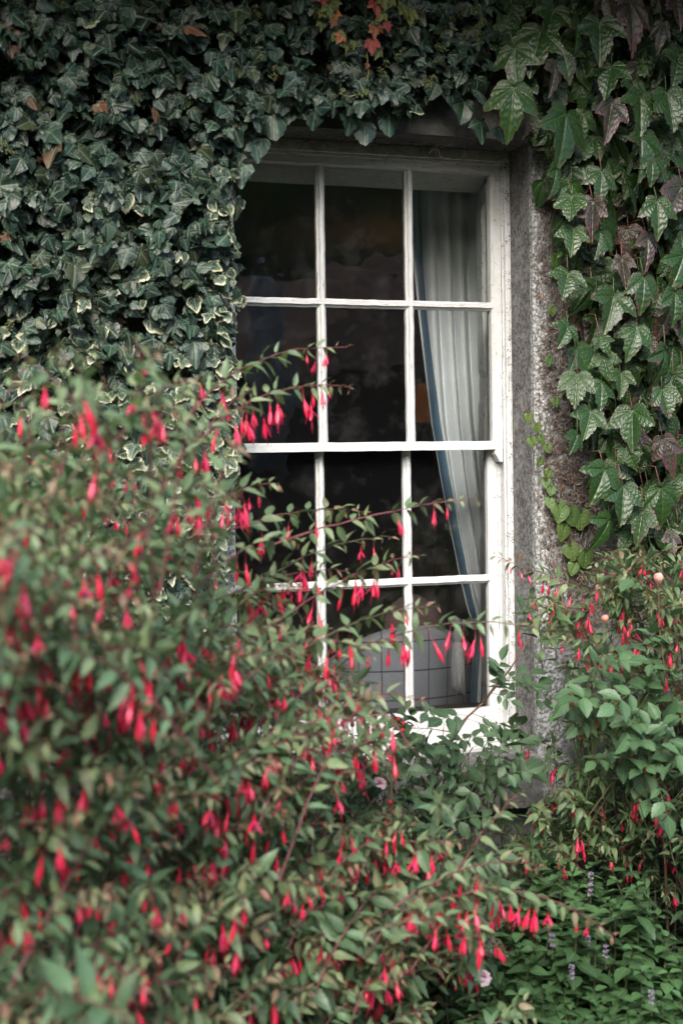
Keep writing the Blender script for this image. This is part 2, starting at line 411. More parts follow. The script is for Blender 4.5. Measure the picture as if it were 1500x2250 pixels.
# ------------------------------------------------------------------ the setting
GZ = -.2
mb = MB(); mb.add([(-300, -300, GZ), (300, -300, GZ), (300, 300, GZ), (-300, 300, GZ)], [(0, 1, 2, 3)])
tag(mb.build('ground', M['soil']), kind='structure')

WF = -.17                      # outer face of the wall
OX0, OX1, OZ0, OZ1 = -.047, .947, .845, 2.812
WB = .30
IX0, IX1 = -.15, 1.05
def build_wall():
    mb = MB()
    xs = [-4., -1.2] + list(np.arange(-.16, OX0-.001, .012)) + [OX0] + list(np.linspace(OX0+.1, OX1-.1, 8)) + [OX1] + list(np.arange(OX1+.006, 1.32, .0075)) + [1.45, 1.8, 5.]
    zs = [GZ, .3, .6] + list(np.arange(.70, OZ0-.002, .02)) + [OZ0] + list(np.arange(OZ0+.008, OZ1-.004, .0095)) + [OZ1] + list(np.arange(OZ1+.02, 3.0, .02)) + [3.2, 4.0]
    idx = {}
    vs = []
    for i, x in enumerate(xs):
        for j, z in enumerate(zs):
            p = Vector((x*38, 3.1, z*38)); a = mnoise.fractal(p, .9, 2.0, 3)
            am = .0045 if x > OX1 or x < OX0 else .001
            if abs(x) > 2 or z < .6 or z > 3: am = 0
            xx, zz = x, z
            if x in (OX0, OX1): xx += mnoise.noise(Vector((1.7, 9, z*30)))*.0012
            idx[i, j] = len(vs); vs.append((xx, WF+a*am, zz))
    fs = []
    for i in range(len(xs)-1):
        for j in range(len(zs)-1):
            if xs[i] >= OX0-1e-6 and xs[i+1] <= OX1+1e-6 and zs[j] >= OZ0-1e-6 and zs[j+1] <= OZ1+1e-6: continue
            fs.append((idx[i, j], idx[i+1, j], idx[i+1, j+1], idx[i, j+1]))
    mb.add(vs, fs)
    # reveals: right, left, head, foot
    def strip(keys, inner):
        v = [vs[k] for k in keys]; n = len(v); rows = [v]
        for yy, k in ((-.10, 0.), (.121, 0.), (WB, 1.)):
            rows.append([(q[0]+k*(inner(q[0])-q[0]), yy, q[2]) for q in v])
        allv = [p for r_ in rows for p in r_]
        mb.add(allv, [(r_*n+k, r_*n+k+1, (r_+1)*n+k+1, (r_+1)*n+k) for r_ in range(3) for k in range(n-1)])
    ix0, ix1 = xs.index(OX0), xs.index(OX1); j0, j1 = zs.index(OZ0), zs.index(OZ1)
    spl = lambda x: IX0+(x-OX0)*(IX1-IX0)/(OX1-OX0)
    strip([idx[ix1, j] for j in range(j0, j1+1)], spl); strip([idx[ix0, j] for j in range(j0, j1+1)], spl)
    strip([idx[i, j1] for i in range(ix0, ix1+1)], spl); strip([idx[i, j0] for i in range(ix0, ix1+1)], spl)
    # inner face
    a = [(-4, WB, GZ), (IX0, WB, GZ), (IX1, WB, GZ), (5, WB, GZ), (-4, WB, OZ0), (IX0, WB, OZ0), (IX1, WB, OZ0), (5, WB, OZ0),
         (-4, WB, OZ1), (IX0, WB, OZ1), (IX1, WB, OZ1), (5, WB, OZ1), (-4, WB, 4.), (IX0, WB, 4.), (IX1, WB, 4.), (5, WB, 4.)]
    mb.add(a, [(0, 1, 5, 4), (1, 2, 6, 5), (2, 3, 7, 6), (4, 5, 9, 8), (6, 7, 11, 10), (8, 9, 13, 12), (9, 10, 14, 13), (10, 11, 15, 14)])
    return mb
house = empty('house', (0, .1, GZ), 'old grey rendered house wall round the white window, overgrown by creepers', 'house')
build_wall().build('wall', M['wall'], house)
mb = MB(); mb.box(-4, 5, WF-1.0, WF-.012, 3.60, 3.64); mb.box(-4, 5, WF-1.06, WF-1.002, 3.52, 3.68); mb.build('added_eave', M['slate'], house)  # unseen overhang above the view, added to shade the upper wall and ivy
mb = MB()
prof = [(-.24, .70), (-.245, .83), (-.235, .842), (-.10, .852), (-.05, .852), (-.05, .70)]
n = 40; vs = []
for i in range(n+1):
    x = -.13+1.165*i/n
    for k, (y, z) in enumerate(prof):
        j = mnoise.noise(Vector((x*25, k*3.3, 1)))*.004
        vs.append((x+(j if i in (0, n) else 0), y+j, z+j*.6))
m_ = len(prof)
fs = [(i*m_+k, i*m_+(k+1) % m_, (i+1)*m_+(k+1) % m_, (i+1)*m_+k) for i in range(n) for k in range(m_)] + [tuple(range(m_)), tuple(range(n*m_, (n+1)*m_))]
mb.add(vs, fs); mb.build('stone_sill', M['wall'], house)
# the room inside
RX0, RX1, RY0, RY1, RZ0, RZ1 = -1.6, 3.2, WB+.004, 4.2, .12, 3.0
mb = MB(); mb.add([(RX0, RY1, RZ0), (RX1, RY1, RZ0), (RX1, RY1, RZ1), (RX0, RY1, RZ1), (RX0, RY0, RZ0), (RX0, RY0, RZ1), (RX1, RY0, RZ0), (RX1, RY0, RZ1)],
                  [(0, 1, 2, 3), (0, 3, 5, 4), (1, 6, 7, 2)])
tag(mb.build('room_wall', M['room']), kind='structure')
mb = MB(); mb.add([(RX0, RY0, RZ0), (RX1, RY0, RZ0), (RX1, RY1, RZ0), (RX0, RY1, RZ0)], [(0, 1, 2, 3)]); tag(mb.build('room_floor', M['roomfloor']), kind='structure')
mb = MB(); mb.add([(RX0, RY0, RZ1), (RX1, RY0, RZ1), (RX1, RY1, RZ1), (RX0, RY1, RZ1)], [(0, 1, 2, 3)]); tag(mb.build('room_ceiling', M['ceiling']), kind='structure')

# ------------------------------------------------------------------ the window
Z_T, Z_B, Z_R, Z_R2, Z_C, Z_D = 2.742, 2.307, 1.864, 1.836, 1.404, .971
win = empty('sash_window', (.45, 0, OZ0), 'tall white painted wooden sash window with twelve panes and peeling paint', 'window'); win['kind'] = 'thing'
mb = MB()   # the box frame with its beads
for s in (0, 1):
    def X(a, b):   # mirror about .45
        return (a, b) if s == 0 else (.9-b, .9-a)
    x0, x1 = X(.925, .9455); mb.box(x0, x1, -.018, .12, .862, 2.775)
    x0, x1 = X(.917, .9245); mb.box(x0, x1, -.008, -.0005, .862, 2.768)
    x0, x1 = X(.915, .9249); mb.box(x0, x1, .037, .044, .862, Z_R)
mb.build('frame', M['pz'], win, bevel=.002)
mb = MB(); mb.box(-.0455, .9455, -.0195, .12, 2.7755, 2.811); mb.box(-.03, .93, -.009, .11, 2.7655, 2.7753)
mb.build('head', M['px'], win, bevel=.002)
mb = MB(); mb.prism([(.8515, -.075), (.866, -.078), (.874, -.06), (.9055, .0), (.9055, .12), (.8515, .12)], -.0455, .9455, 'x', 30, .0006, 3)
mb.build('timber_sill', M['px'], win, bevel=.002)
def bar_prof(c, y0, w_=.0138, n_=.0052, d=.03):
    return [(c-w_, y0+d), (c-w_, y0+.013), (c-n_-.004, y0+.009), (c-n_, y0), (c+n_, y0), (c+n_+.004, y0+.009), (c+w_, y0+.013), (c+w_, y0+d)]
def sash(name, yo, z0, z1, stile, top, bot, zbar, ztop):
    x0, x1 = .015-stile, .885+stile
    e = bpy.data.objects.new(name, None); COL.objects.link(e); e.parent = win; e.location = (0, yo, z0-OZ0); e.empty_display_size = .05
    for a, b in ((x0, .015), (.885, x1)):
        mb = MB(); inr = b if a < .4 else a; outr = a if a < .4 else b; sg = 1 if a < .4 else -1
        mb.prism([(outr, yo+.038), (outr, yo), (inr-sg*.008, yo), (inr, yo+.010), (inr, yo+.038)], z0, z1, 'z', 24, .0006, int(a*50)+5)
        mb.build('stile', M['pz'], e)
    mb = MB(); mb.prism([(z0, yo+.039), (z0, yo-.0008), (bot-.006, yo-.0008), (bot, yo+.010), (bot, yo+.039)], x0+.001, x1-.001, 'x', 30, .0007, 7)
    mb.build('rail', M['px'], e)
    mb = MB(); mb.prism([(z1, yo+.039), (z1, yo-.0008), (ztop+.006, yo-.0008), (ztop, yo+.010), (ztop, yo+.039)], x0+.001, x1-.001, 'x', 30, .0007, 8)
    mb.build('rail', M['px'], e)
    for k, xc in enumerate((.30, .60)):
        mb = MB(); mb.prism(bar_prof(xc, yo+.004), bot-.004, ztop+.004, 'z', 26, .0009, 11+k); mb.build('glazing_bar', M['pz'], e)
    mb = MB(); mb.prism(bar_prof(zbar, yo+.0028), .011, .889, 'x', 34, .0009, 17); mb.build('glazing_bar', M['px'], e)
    cx = [(.015, .30), (.30, .60), (.60, .885)]
    for a, b in cx:
        for za, zb in ((bot, zbar), (zbar, ztop)):
            g = MB(); tl = random.Random(int(a*100+za*10)).uniform(-.0012, .0012)
            g.add([(a+.004, yo+.024+tl, za+.003), (b-.004, yo+.024-tl, za+.003), (b-.004, yo+.024, zb-.003), (a+.004, yo+.024+tl*2, zb-.003)], [(0, 1, 2, 3)])
            g.build('glass_pane', M['glass'], e)
    return e
up = sash('upper_sash', 0., Z_R2, 2.766, .032, None, Z_R, Z_B, Z_T-.006)
lo = sash('lower_sash', .046, .906, Z_R+.001, .034, None, Z_D, Z_C, Z_R2)
for xa, xb in ((.889, .9165), (-.0165, .011)):   # sash horns under the meeting rail
    mb = MB(); pr = []
    ccx = xa if xa > .4 else xb
    sg = 1 if xa > .4 else -1
    pts = [(0, 0), (.0275, 0), (.0275, -.040), (.022, -.043), (.015, -.040), (.010, -.030), (.004, -.020), (0, -.016)]
    vs = [(ccx+sg*x, y, Z_R2+z-.0004) for y in (-.0006, .036) for x, z in pts]; n = len(pts)
    mb.add(vs, [tuple(range(n)), tuple(range(n, 2*n))]+[(k, (k+1) % n, n+(k+1) % n, n+k) for k in range(n)])
    mb.build('horn', M['pz'], up, bevel=.0015)
# inner lining, shutters, board
mb = MB(); mb.add([(-.03, .122, 2.765), (.925, .122, 2.765), (1.0, .33, 2.742), (-.10, .33, 2.742), (-.03, .122, 2.80), (.925, .122, 2.80)], [(0, 1, 2, 3), (0, 1, 5, 4)])
mb.build('soffit', M['pin'], win)
def shutter(x0, x1, sgn):
    o = MB()
    def P(t, z, d=0.): return (x0+(x1-x0)*t - sgn*d, .122+(.33-.122)*t, z)
    zt, zb = 2.74, .93
    o.add([P(0, zb), P(1, zb), P(1, zt), P(0, zt)], [(0, 1, 2, 3)])
    for za, zb_ in ((1.0, 1.55), (1.62, 2.02), (2.09, 2.68)):
        q = [P(.14, za, .003), P(.86, za, .003), P(.86, zb_, .003), P(.14, zb_, .003)]
        r_ = [P(.24, za+.025, .014), P(.76, za+.025, .014), P(.76, zb_-.025, .014), P(.24, zb_-.025, .014)]
        o.add(q+r_, [(0, 1, 5, 4), (1, 2, 6, 5), (2, 3, 7, 6), (3, 0, 4, 7), (4, 5, 6, 7)])
    o.build('shutter', M['pin'], win)
shutter(.928, .984, 1); shutter(-.03, -.086, -1)
mb = MB(); mb.box(-.10, 1.0, .121, .40, .905, .928); mb.build('window_board', M['wood'], win, bevel=.004)

# ------------------------------------------------------------------ inside the room
def interp(z, tab):
    for (a, xa), (b, xb) in zip(tab, tab[1:]):
        if (z <= a and z >= b): return xa+(xb-xa)*(a-z)/(a-b)
    return tab[0][1] if z > tab[0][0] else tab[-1][1]
cy = .46
cur = empty('curtain', (1.0, cy, RZ0), 'white lined curtain with a blue border drawn to the right of the window', 'curtain')
edge_px = [(914, 405), (922, 560), (930, 700), (938, 800), (950, 930), (966, 1040), (985, 1150), (1008, 1260), (1030, 1340), (1046, 1385), (1040, 1450), (1036, 1560)]
left = [(float(on_y(x, y, cy)[2]), float(on_y(x, y, cy)[0])) for x, y in edge_px]
left = [(2.95, left[0][1]-.005)]+left+[(.2, left[-1][1]-.05)]
def curt(z, t):
    xl = interp(z, left); xr = 1.30
    fold = 2*math.pi*(t*8.0+.22*math.sin(z*1.3)+.07*math.sin(z*4+t*9)+.05*math.sin(t*23))
    amp = .028*(.6+.4*math.sin(t*5+1))
    tie = math.exp(-((z-1.25)/.12)**2)
    x = xl+(xr-xl)*(t+.014*math.sin(fold*1.0+.8))
    y = cy+amp*math.sin(fold)*(1-.5*tie)+.02*math.sin(z*3+t*4)
    return (x, y, z)
def grid(mb, t0, t1, nt, thick=0.):
    zsx = np.linspace(2.95, .2, 90)
    vs = [curt(z, t0+(t1-t0)*k/nt) for z in zsx for k in range(nt+1)]; m = nt+1
    mb.add(vs, [(i*m+k, i*m+k+1, (i+1)*m+k+1, (i+1)*m+k) for i in range(len(zsx)-1) for k in range(nt)])
mb = MB(); grid(mb, .055, 1, 150); mb.build('fabric', M['curtain'], cur, smooth=True)
mb = MB(); grid(mb, -.028, .0549, 16); mb.build('border', M['blue'], cur, smooth=True)
mb = MB(); grid(mb, -.040, -.0282, 2); mb.build('edging', M['curtain'], cur, smooth=True)
tt = on_y(1018, 1372, .40)
mb = MB()
mb.tube([tt+np.array(d) for d in ((-.012, 0, 0), (.03, -.01, .008), (.10, .0, .02), (.2, .04, .03), (.28, .1, .04))], .011, 8)
mb.tube([tt+np.array(d) for d in ((-.012, -.004, .012), (.03, -.014, -.010), (.10, -.004, .0), (.2, .04, .01), (.28, .1, .02))], .010, 8)
rope = empty('tassel_tieback', tt, 'grey rope tieback with a hanging tassel on the curtain', 'tieback')
mb.build('rope', M['tassel'], rope, smooth=True)
ta = on_y(1004, 1375, .385)
mb = MB(); mb.lathe([(.002, .03), (.012, .025), (.016, .01), (.010, -.008), (.014, -.014), (.019, -.03), (.020, -.05), (.013, -.056), (.019, -.062), (.0215, -.10), (.023, -.15), (.021, -.20), (.022, -.23)], ta, 26)
rr = random.Random(4)
for k in range(46):
    q = rr.uniform(0, 6.28); r0_ = .018; mb.tube([ta+np.array((r0_*math.cos(q), r0_*math.sin(q), -.062)), ta+np.array((.023*math.cos(q+.05), .023*math.sin(q+.05), -.14)), ta+np.array((rr.uniform(.018, .026)*math.cos(q), rr.uniform(.018, .026)*math.sin(q), -.23-rr.uniform(0, .02)))], .0016, 4)
mb.build('tassel', M['tassel'], rope, smooth=True)

# armchair with its back to the window
ac = on_y(905, 1372, .78)
ch = empty('armchair', (ac[0]-.02, 1.08, RZ0), 'grey armchair in windowpane check with its curved back to the window', 'armchair')
H = ac[2]-RZ0
mb = MB(); cx0, cy0 = ac[0]-.02, 1.08
n = 40; prof_n = 16; vs = []
for i in range(n+1):
    a = R(-205+230*i/n) ; ca, sa = math.cos(a), math.sin(a)
    hb = H*(1-.62*max(0, abs((i/n-.5)*2)-.06)**1.7)
    for k in range(prof_n):
        q = 2*math.pi*k/prof_n
        if k < prof_n//2: zz = hb-.03+.03*math.sin(math.pi*k/(prof_n//2-1)); off = .05*math.cos(math.pi*k/(prof_n//2-1))
        else: kk = k-prof_n//2; zz = .16; off = -.05+.1*kk/(prof_n//2-1)
        ro = .335+off+.04*(zz/H)
        vs.append((cx0+ro*ca*1.02, cy0+ro*sa*.95, RZ0+zz))
fs = [(i*prof_n+k, i*prof_n+(k+1) % prof_n, (i+1)*prof_n+(k+1) % prof_n, (i+1)*prof_n+k) for i in range(n) for k in range(prof_n)]
fs += [tuple(range(prof_n)), tuple(range(n*prof_n, (n+1)*prof_n))]
mb.add(vs, fs); mb.build('backrest', M['check'], ch, smooth=True)
mb = MB(); mb.lathe([(.02, .18), (.26, .18), (.285, .22), (.285, .42), (.27, .45), (.2, .465), (.02, .47)], (cx0, cy0, RZ0), 32); mb.build('seat', M['check'], ch, smooth=True)
for sx in (-1, 1):
    for sy in (-1, 1):
        mb = MB(); mb.tube([(cx0+sx*.22, cy0+sy*.2, RZ0+.19), (cx0+sx*.25, cy0+sy*.23, RZ0)], [.025, .014], 10); mb.build('leg', M['wood'], ch)
cc = on_y(915, 1335, 1.0)
mb = MB(); vs = []; nn = 17
for sidez in (-1, 1):
    for i in range(nn):
        for k in range(nn):
            u, v = -1+2*i/(nn-1), -1+2*k/(nn-1)
            th = .075*(max(0, (1-u**4)*(1-v**4)))**.6
            sh = 1-.06*(u*u*v*v)
            ar = 1-.35*u*u*(v > 0)*v; vs.append((cc[0]+.135*u*sh*(1-.18*max(0, v)**2), cc[1]+sidez*th*.9+.06*v, cc[2]-.12+.17*v*sh*ar))
fs = [(s*nn*nn+i*nn+k, s*nn*nn+(i+1)*nn+k, s*nn*nn+(i+1)*nn+k+1, s*nn*nn+i*nn+k+1) for s in (0, 1) for i in range(nn-1) for k in range(nn-1)]
mb.add(vs, fs)
tag(mb.build('cushion', M['cushion'], smooth=True), 'dusky pink cushion showing above the back of the checked armchair', 'cushion')
# floor lamp, mostly behind the curtain edge
lp = on_y(952, 885, 2.7)
la = empty('floor_lamp', (lp[0], lp[1], RZ0), 'lit floor lamp glowing orange deep in the room behind the curtain edge', 'lamp')
hz = lp[2]-RZ0
mb = MB(); mb.lathe([(.13, 0), (.13, .015), (.02, .03), (.012, .05)], (lp[0], lp[1], RZ0)); mb.build('base', M['brass'], la, smooth=True)
mb = MB(); mb.tube([(lp[0], lp[1], RZ0+.03), (lp[0], lp[1], RZ0+hz-.08)], .010, 10); mb.build('pole', M['brass'], la)
mb = MB(); mb.lathe([(.13, -.10), (.085, .10)], lp, 28, False); mb.build('shade', M['shade'], la, smooth=True)
pl = bpy.data.lights.new('bulb', 'POINT'); pl.energy = .8; pl.color = (1, .5, .22); pl.shadow_soft_size = .05
po = bpy.data.objects.new('bulb', pl); COL.objects.link(po); po.parent = la; po.location = (0, 0, hz)
# glass jug on the board
jp = on_y(688, 1500, .22); jp[2] = .928
jug = empty('glass_jug', jp, 'clear glass jug standing on the window board behind the lower left pane', 'jug')
mb = MB(); mb.lathe([(.001, .003), (.045, .003), (.052, .02), (.056, .09), (.048, .15), (.033, .20), (.030, .235), (.040, .262), (.037, .262), (.027, .235), (.030, .2), (.045, .15), (.052, .09), (.048, .02)], jp, 30, False)
mb.build('body', M['clear'], jug, smooth=True)
mb = MB(); mb.tube([jp+np.array(d) for d in ((.036, 0, .245), (.06, 0, .245), (.082, 0, .21), (.08, 0, .16), (.052, 0, .12))], .006, 8); mb.build('handle', M['clear'], jug, smooth=True)

# ------------------------------------------------------------------ leaf templates
def palm_tpl(ctrl, rings, zf, serr=0., nseg=2, seed=0, bulge=.07):
    """ctrl: right half outline from base to tip: (x, y, a) a=0 on a vein tip .. 1 in a sinus"""
    rnd = random.Random(seed)
    half = []
    for (p, q) in zip(ctrl, ctrl[1:]):
        for k in range(nseg):
            s = k/nseg
            x = p[0]+(q[0]-p[0])*s; y = p[1]+(q[1]-p[1])*s; a = p[2]+(q[2]-p[2])*s
            if k:
                bl = bulge*math.sin(math.pi*s); x, y = x+(q[1]-p[1])*bl, y-(q[0]-p[0])*bl
            if serr and k % 2 == 1:
                d = unit(np.array((x, y-.05))); x += d[0]*serr*rnd.uniform(.6, 1.3); y += d[1]*serr*rnd.uniform(.6, 1.3)
            half.append((x, y, a))
    half.append(ctrl[-1])
    full = half + [(-x, y, a) for x, y, a in reversed(half[:-1])]
    if abs(half[0][0]) < 1e-6: full = full[:-1]
    jit = [(1+rnd.uniform(-.05, .05)) for _ in full]
    full = [(x*j, y*j, a) for (x, y, a), j in zip(full, jit)]
    n = len(full); C = (0, .02)
    vs = [(C[0], C[1], 0)]; lu = [(0, 0, 0)]
    for t in rings:
        for x, y, a in full:
            xx, yy = C[0]+(x-C[0])*t, C[1]+(y-C[1])*t
            vs.append((xx, yy, 0)); lu.append((a, t, 0))
    vs = [(x, y, zf(x, y, l[0], l[1], rnd)) for (x, y, _), l in zip(vs, lu)]
    fs = [(0, 1+k, 1+(k+1) % n) for k in range(n)]
    for r_ in range(len(rings)-1):
        b0, b1 = 1+r_*n, 1+(r_+1)*n
        fs += [(b0+k, b1+k, b1+(k+1) % n, b0+(k+1) % n) for k in range(n)]
    return np.array(vs), fs, np.array(lu)
def zivy(fold, droop, lift):
    ph = fold*40
    def f(x, y, a, t, rnd): return fold*(math.sqrt(x*x+.01)-.1)-droop*(y-.3)**2-lift*x*x + .06*a*t*math.sin(t*2.6) + .045*t*t*math.sin(7*math.atan2(x, y+.1)+ph) + .06*x*y*math.sin(ph) + rnd.uniform(-.012, .012)*t
    return f
IVY = []
_v = [([(0, -.02, 1), (.13, -.13, .5), (.27, -.15, 0), (.38, .02, .9), (.56, .26, 0), (.34, .46, 1), (.20, .74, .5), (0, 1, 0)]),
      ([(0, .0, 1), (.16, -.10, .6), (.33, -.06, 0), (.45, .12, .9), (.52, .34, 0), (.38, .56, .8), (.19, .80, .5), (0, 1, 0)]),
      ([(0, -.03, 1), (.20, -.16, .5), (.36, -.10, 0), (.47, .08, .8), (.63, .30, 0), (.36, .40, 1), (.23, .68, .6), (0, 1.05, 0)]),
      ([(0, .02, 1), (.22, .0, .6), (.38, .12, 0), (.44, .30, .7), (.42, .46, 0), (.34, .64, .6), (.18, .84, .5), (0, 1, 0)])]
for i, c_ in enumerate(_v):
    for j, z_ in enumerate((zivy(.16, .22, .25), zivy(.05, .12, .5), zivy(-.1, .35, -.2), zivy(.3, .1, .1))):
        IVY.append(palm_tpl(c_, (.3, .55, .8, 1.), z_, 0, 3, i*7+j, .13))
BOS = []
_b = [([(0, .0, 1), (.14, -.11, .7), (.31, -.09, .3), (.42, .08, 0), (.50, .25, .6), (.63, .50, 0), (.40, .50, .6), (.27, .50, 1), (.25, .68, .7), (.14, .86, .3), (0, 1.08, 0)]),
      ([(0, .02, 1), (.18, -.08, .7), (.36, -.02, .3), (.46, .14, 0), (.52, .32, .6), (.56, .55, 0), (.40, .58, .6), (.29, .56, 1), (.24, .72, .7), (.13, .88, .3), (0, 1.05, 0)]),
      ([(0, -.02, 1), (.12, -.13, .7), (.30, -.14, .3), (.44, .0, 0), (.55, .16, .6), (.72, .40, 0), (.46, .42, .6), (.29, .44, 1), (.29, .64, .7), (.17, .84, .3), (0, 1.1, 0)])]
def zbos(fold, droop, q):
    def f(x, y, a, t, rnd): return fold*abs(x)-droop*max(0, y)**2-.38*x*x + q*a*t*(1-.4*t) + rnd.uniform(-.006, .006)*t
    return f
for i, c_ in enumerate(_b):
    for j, z_ in enumerate((zbos(.22, .18, .07), zbos(.05, .3, .09), zbos(.42, .12, .06))):
        BOS.append(palm_tpl(c_, (.25, .5, .75, .93, 1.), z_, .013, 4, i*5+j))
# small rounded young creeper leaves
YNG = [palm_tpl([(0, .05, 1), (.18, -.05, .6), (.40, .02, 0), (.48, .3, .5), (.42, .58, .2), (.22, .80, .5), (0, 1, 0)], (.4, .75, 1.), zbos(.15, .2, .03), .025, 2, s_) for s_ in (1, 2)]

def ovate_tpl(wd, fold, droop, n=7, pk=.42, serr=0., twist=0.):
    vs = []; lu = []
    for i in range(n+1):
        v = i/n
        e = math.log(.5)/math.log(pk)
        hw = wd*math.sin(math.pi*min(1, v**e))**.9*(1-v*.35)*1.12 if 0 < i < n else .003
        for u in (-1, -.5, 0, .5, 1):
            h = hw*(1+serr*((i % 2)*2-1)) if abs(u) == 1 else hw
            x = h*u; z = fold*abs(x)-droop*v*v+twist*x*(v-.3)
            vs.append((x, v, z)); lu.append((u, v, 0))
    fs = [(i*5+k, i*5+k+1, (i+1)*5+k+1, (i+1)*5+k) for i in range(n) for k in range(4)]
    return np.array(vs), fs, np.array(lu)
FUC = [ovate_tpl(.20, .35, .12, 7, .40, .05, .5), ovate_tpl(.23, .2, .35, 7, .38, .05, -.6), ovate_tpl(.18, .5, .05, 7, .40, .05, .3), ovate_tpl(.21, .1, .5, 7, .36, .05, .9)]
ROS = [ovate_tpl(.31, .3, .12, 8, .5, .06, .2), ovate_tpl(.34, .15, .25, 8, .48, .06, -.3), ovate_tpl(.29, .45, .1, 8, .5, .06, .3)]
MNT = [ovate_tpl(.38, .3, .18, 8, .40, .05, .2), ovate_tpl(.41, .15, .35, 8, .44, .05, -.3), ovate_tpl(.35, .4, .1, 8, .44, .05, 0)]

# ------------------------------------------------------------------ ivy
rng = random.Random(11)
def jcol(c, k=.25, g=None, a=0.):
    b = 1+rng.uniform(-k, k)
    return (c[0]*b*(1+rng.uniform(-.12, .12)), c[1]*b, c[2]*b*(1+rng.uniform(-.15, .15)), a)
IVY_POLY = [(-500, -500), (1080, -500), (1120, -120), (1105, 60), (1070, 175), (1058, 215), (1020, 205), (960, 200), (925, 245), (880, 250), (845, 215), (800, 262), (765, 235), (715, 240), (670, 245), (625, 232), (592, 262), (560, 285), (548, 315), (535, 350), (522, 400), (524, 470), (520, 540), (524, 620), (530, 665), (515, 720), (520, 800), (528, 880), (530, 950), (528, 1010), (520, 1050), (500, 1090), (498, 1180), (492, 1300), (470, 1370), (380, 1430), (260, 1440), (200, 1480), (-500, 1500)]
ivy = empty('ivy', (-.5, WF-.02, GZ), 'dense dark green and cream edged ivy covering the wall left of and above the window', 'ivy')
inst = []
def bulge(x, z): return .045*mnoise.noise(Vector((x*3.1, z*3.1, 5.)))+.02*mnoise.noise(Vector((x*9, z*9, 2.)))
cnt = 0
tries = 0
while cnt < 12500 and tries < 160000:
    tries += 1
    x = rng.uniform(-1.15, 1.0); z = rng.uniform(.9, 3.7)
    u = rng.random()
    dep = .01+.155*u
    y = WF-dep-bulge(x, z)-.02
    px, py, _ = proj((x, y, z))
    if not in_poly(px+rng.uniform(-6, 6), py+rng.uniform(-6, 6), IVY_POLY): continue
    if u > .4 and mnoise.noise(Vector((x*12, z*12, 4))) < -.10-.25*(u < .6): continue
    low = min(1, max(0, (py-420)/700))
    pn = mnoise.noise(Vector((x*4, z*4, 9)))
    pv = .02+.62*low*low+.35*pn*(.15+low)
    if px > 455 and py > 380: pv += .45
    var = rng.random() < pv
    sz = rng.uniform(.032, .056)*(1.0 if not var else .86)
    if rng.random() < .10: sz *= 1.45
    if rng.random() < .22: sz *= .62
    if u < .3: sz *= .9
    az = rng.gauss(0, .7)
    tilt = rng.gauss(.34, .42)
    nrm = np.array((rng.gauss(0, .5), -math.cos(tilt), math.sin(tilt)+rng.gauss(0, .15)))
    if px > 500 and py > 340: nrm += np.array((.5, 0, 0))
    d = np.array((math.sin(az), -.25+rng.gauss(0, .2), -math.cos(az)))
    d = d-unit(nrm)*(d @ unit(nrm))*.85
    if rng.random() < .009: c = (rng.uniform(.09, .16), .055, .032, 0)
    elif var: c = jcol((.027, .048, .032), .35, a=1.)
    elif rng.random() < .12: c = jcol((.035, .046, .024), .35)
    elif rng.random() < .2: c = jcol((.034, .058, .046), .35)
    else: c = jcol((.0145, .033, .0225), .55)
    p = np.array((x, y, z))-unit(d)*sz*.45
    inst.append((rng.randrange(len(IVY)), p, d, nrm, (sz*rng.uniform(.85, 1.1), sz*rng.uniform(.9, 1.15), sz), c)); cnt += 1
# fringe hanging over the head of the window
for px, py, s in [(575, 255, .065), (600, 262, .09), (640, 255, .06), (560, 335, .055), (577, 322, .06), (690, 262, .06), (770, 268, .07), (803, 285, .075), (735, 235, .06), (852, 262, .08), (905, 250, .06), (1055, 285, .07), (1020, 240, .075), (990, 215, .06), (958, 200, .06), (880, 235, .06), (830, 240, .065), (1095, 300, .05), (540, 380, .05), (530, 395, .05)]:
    p = on_y(px, py-18, WF-.10); d = np.array((rng.gauss(0, .25), -.1, -1)); nrm = np.array((rng.gauss(0, .3), -1, .35))
    inst.append((rng.randrange(len(IVY)), p, d, nrm, s, jcol((.030, .065, .045), .2)))
leaves('leaves', IVY, inst, M['ivy'], ivy)
mb = MB()
for k in range(150):     # woody stems under the leaves
    x = rng.uniform(-1.1, .9); z = rng.uniform(1.0, 3.4)
    pts = []; ang = rng.gauss(math.pi/2, .6)
    for i in range(8):
        pts.append((x, WF-.012-.03*rng.random(), z)); x += .05*math.cos(ang); z += .05*math.sin(ang); ang += rng.gauss(0, .3)
    ok = all((in_poly(proj(p)[0]+12, proj(p)[1], IVY_POLY) and in_poly(proj(p)[0], proj(p)[1]+12, IVY_POLY)) for p in pts)
    if ok: mb.tube(pts, rng.uniform(.002, .005), 5, (.09, .065, .05, 0))
mb.build('stems', M['stem'], ivy, smooth=True)
def ico_cluster(mb, c, r, n, br, col, rnd):
    for _ in range(n):
        d = unit([rnd.gauss(0, 1), rnd.gauss(0, 1)-.6, rnd.gauss(0, 1)+.2]); q = np.asarray(c)+d*r*rnd.uniform(.8, 1.05)
        vs = [q+br*np.array(v) for v in ((1, 0, 0), (-1, 0, 0), (0, 1, 0), (0, -1, 0), (0, 0, 1), (0, 0, -1))]
        b = 1+rnd.uniform(-.3, .3)
        mb.add(vs, [(0, 2, 4), (2, 1, 4), (1, 3, 4), (3, 0, 4), (2, 0, 5), (1, 2, 5), (3, 1, 5), (0, 3, 5)], (col[0]*b, col[1]*b, col[2]*b, 0))
        mb.tube([c, q], .0006, 3, (.12, .15, .06, 0), False)
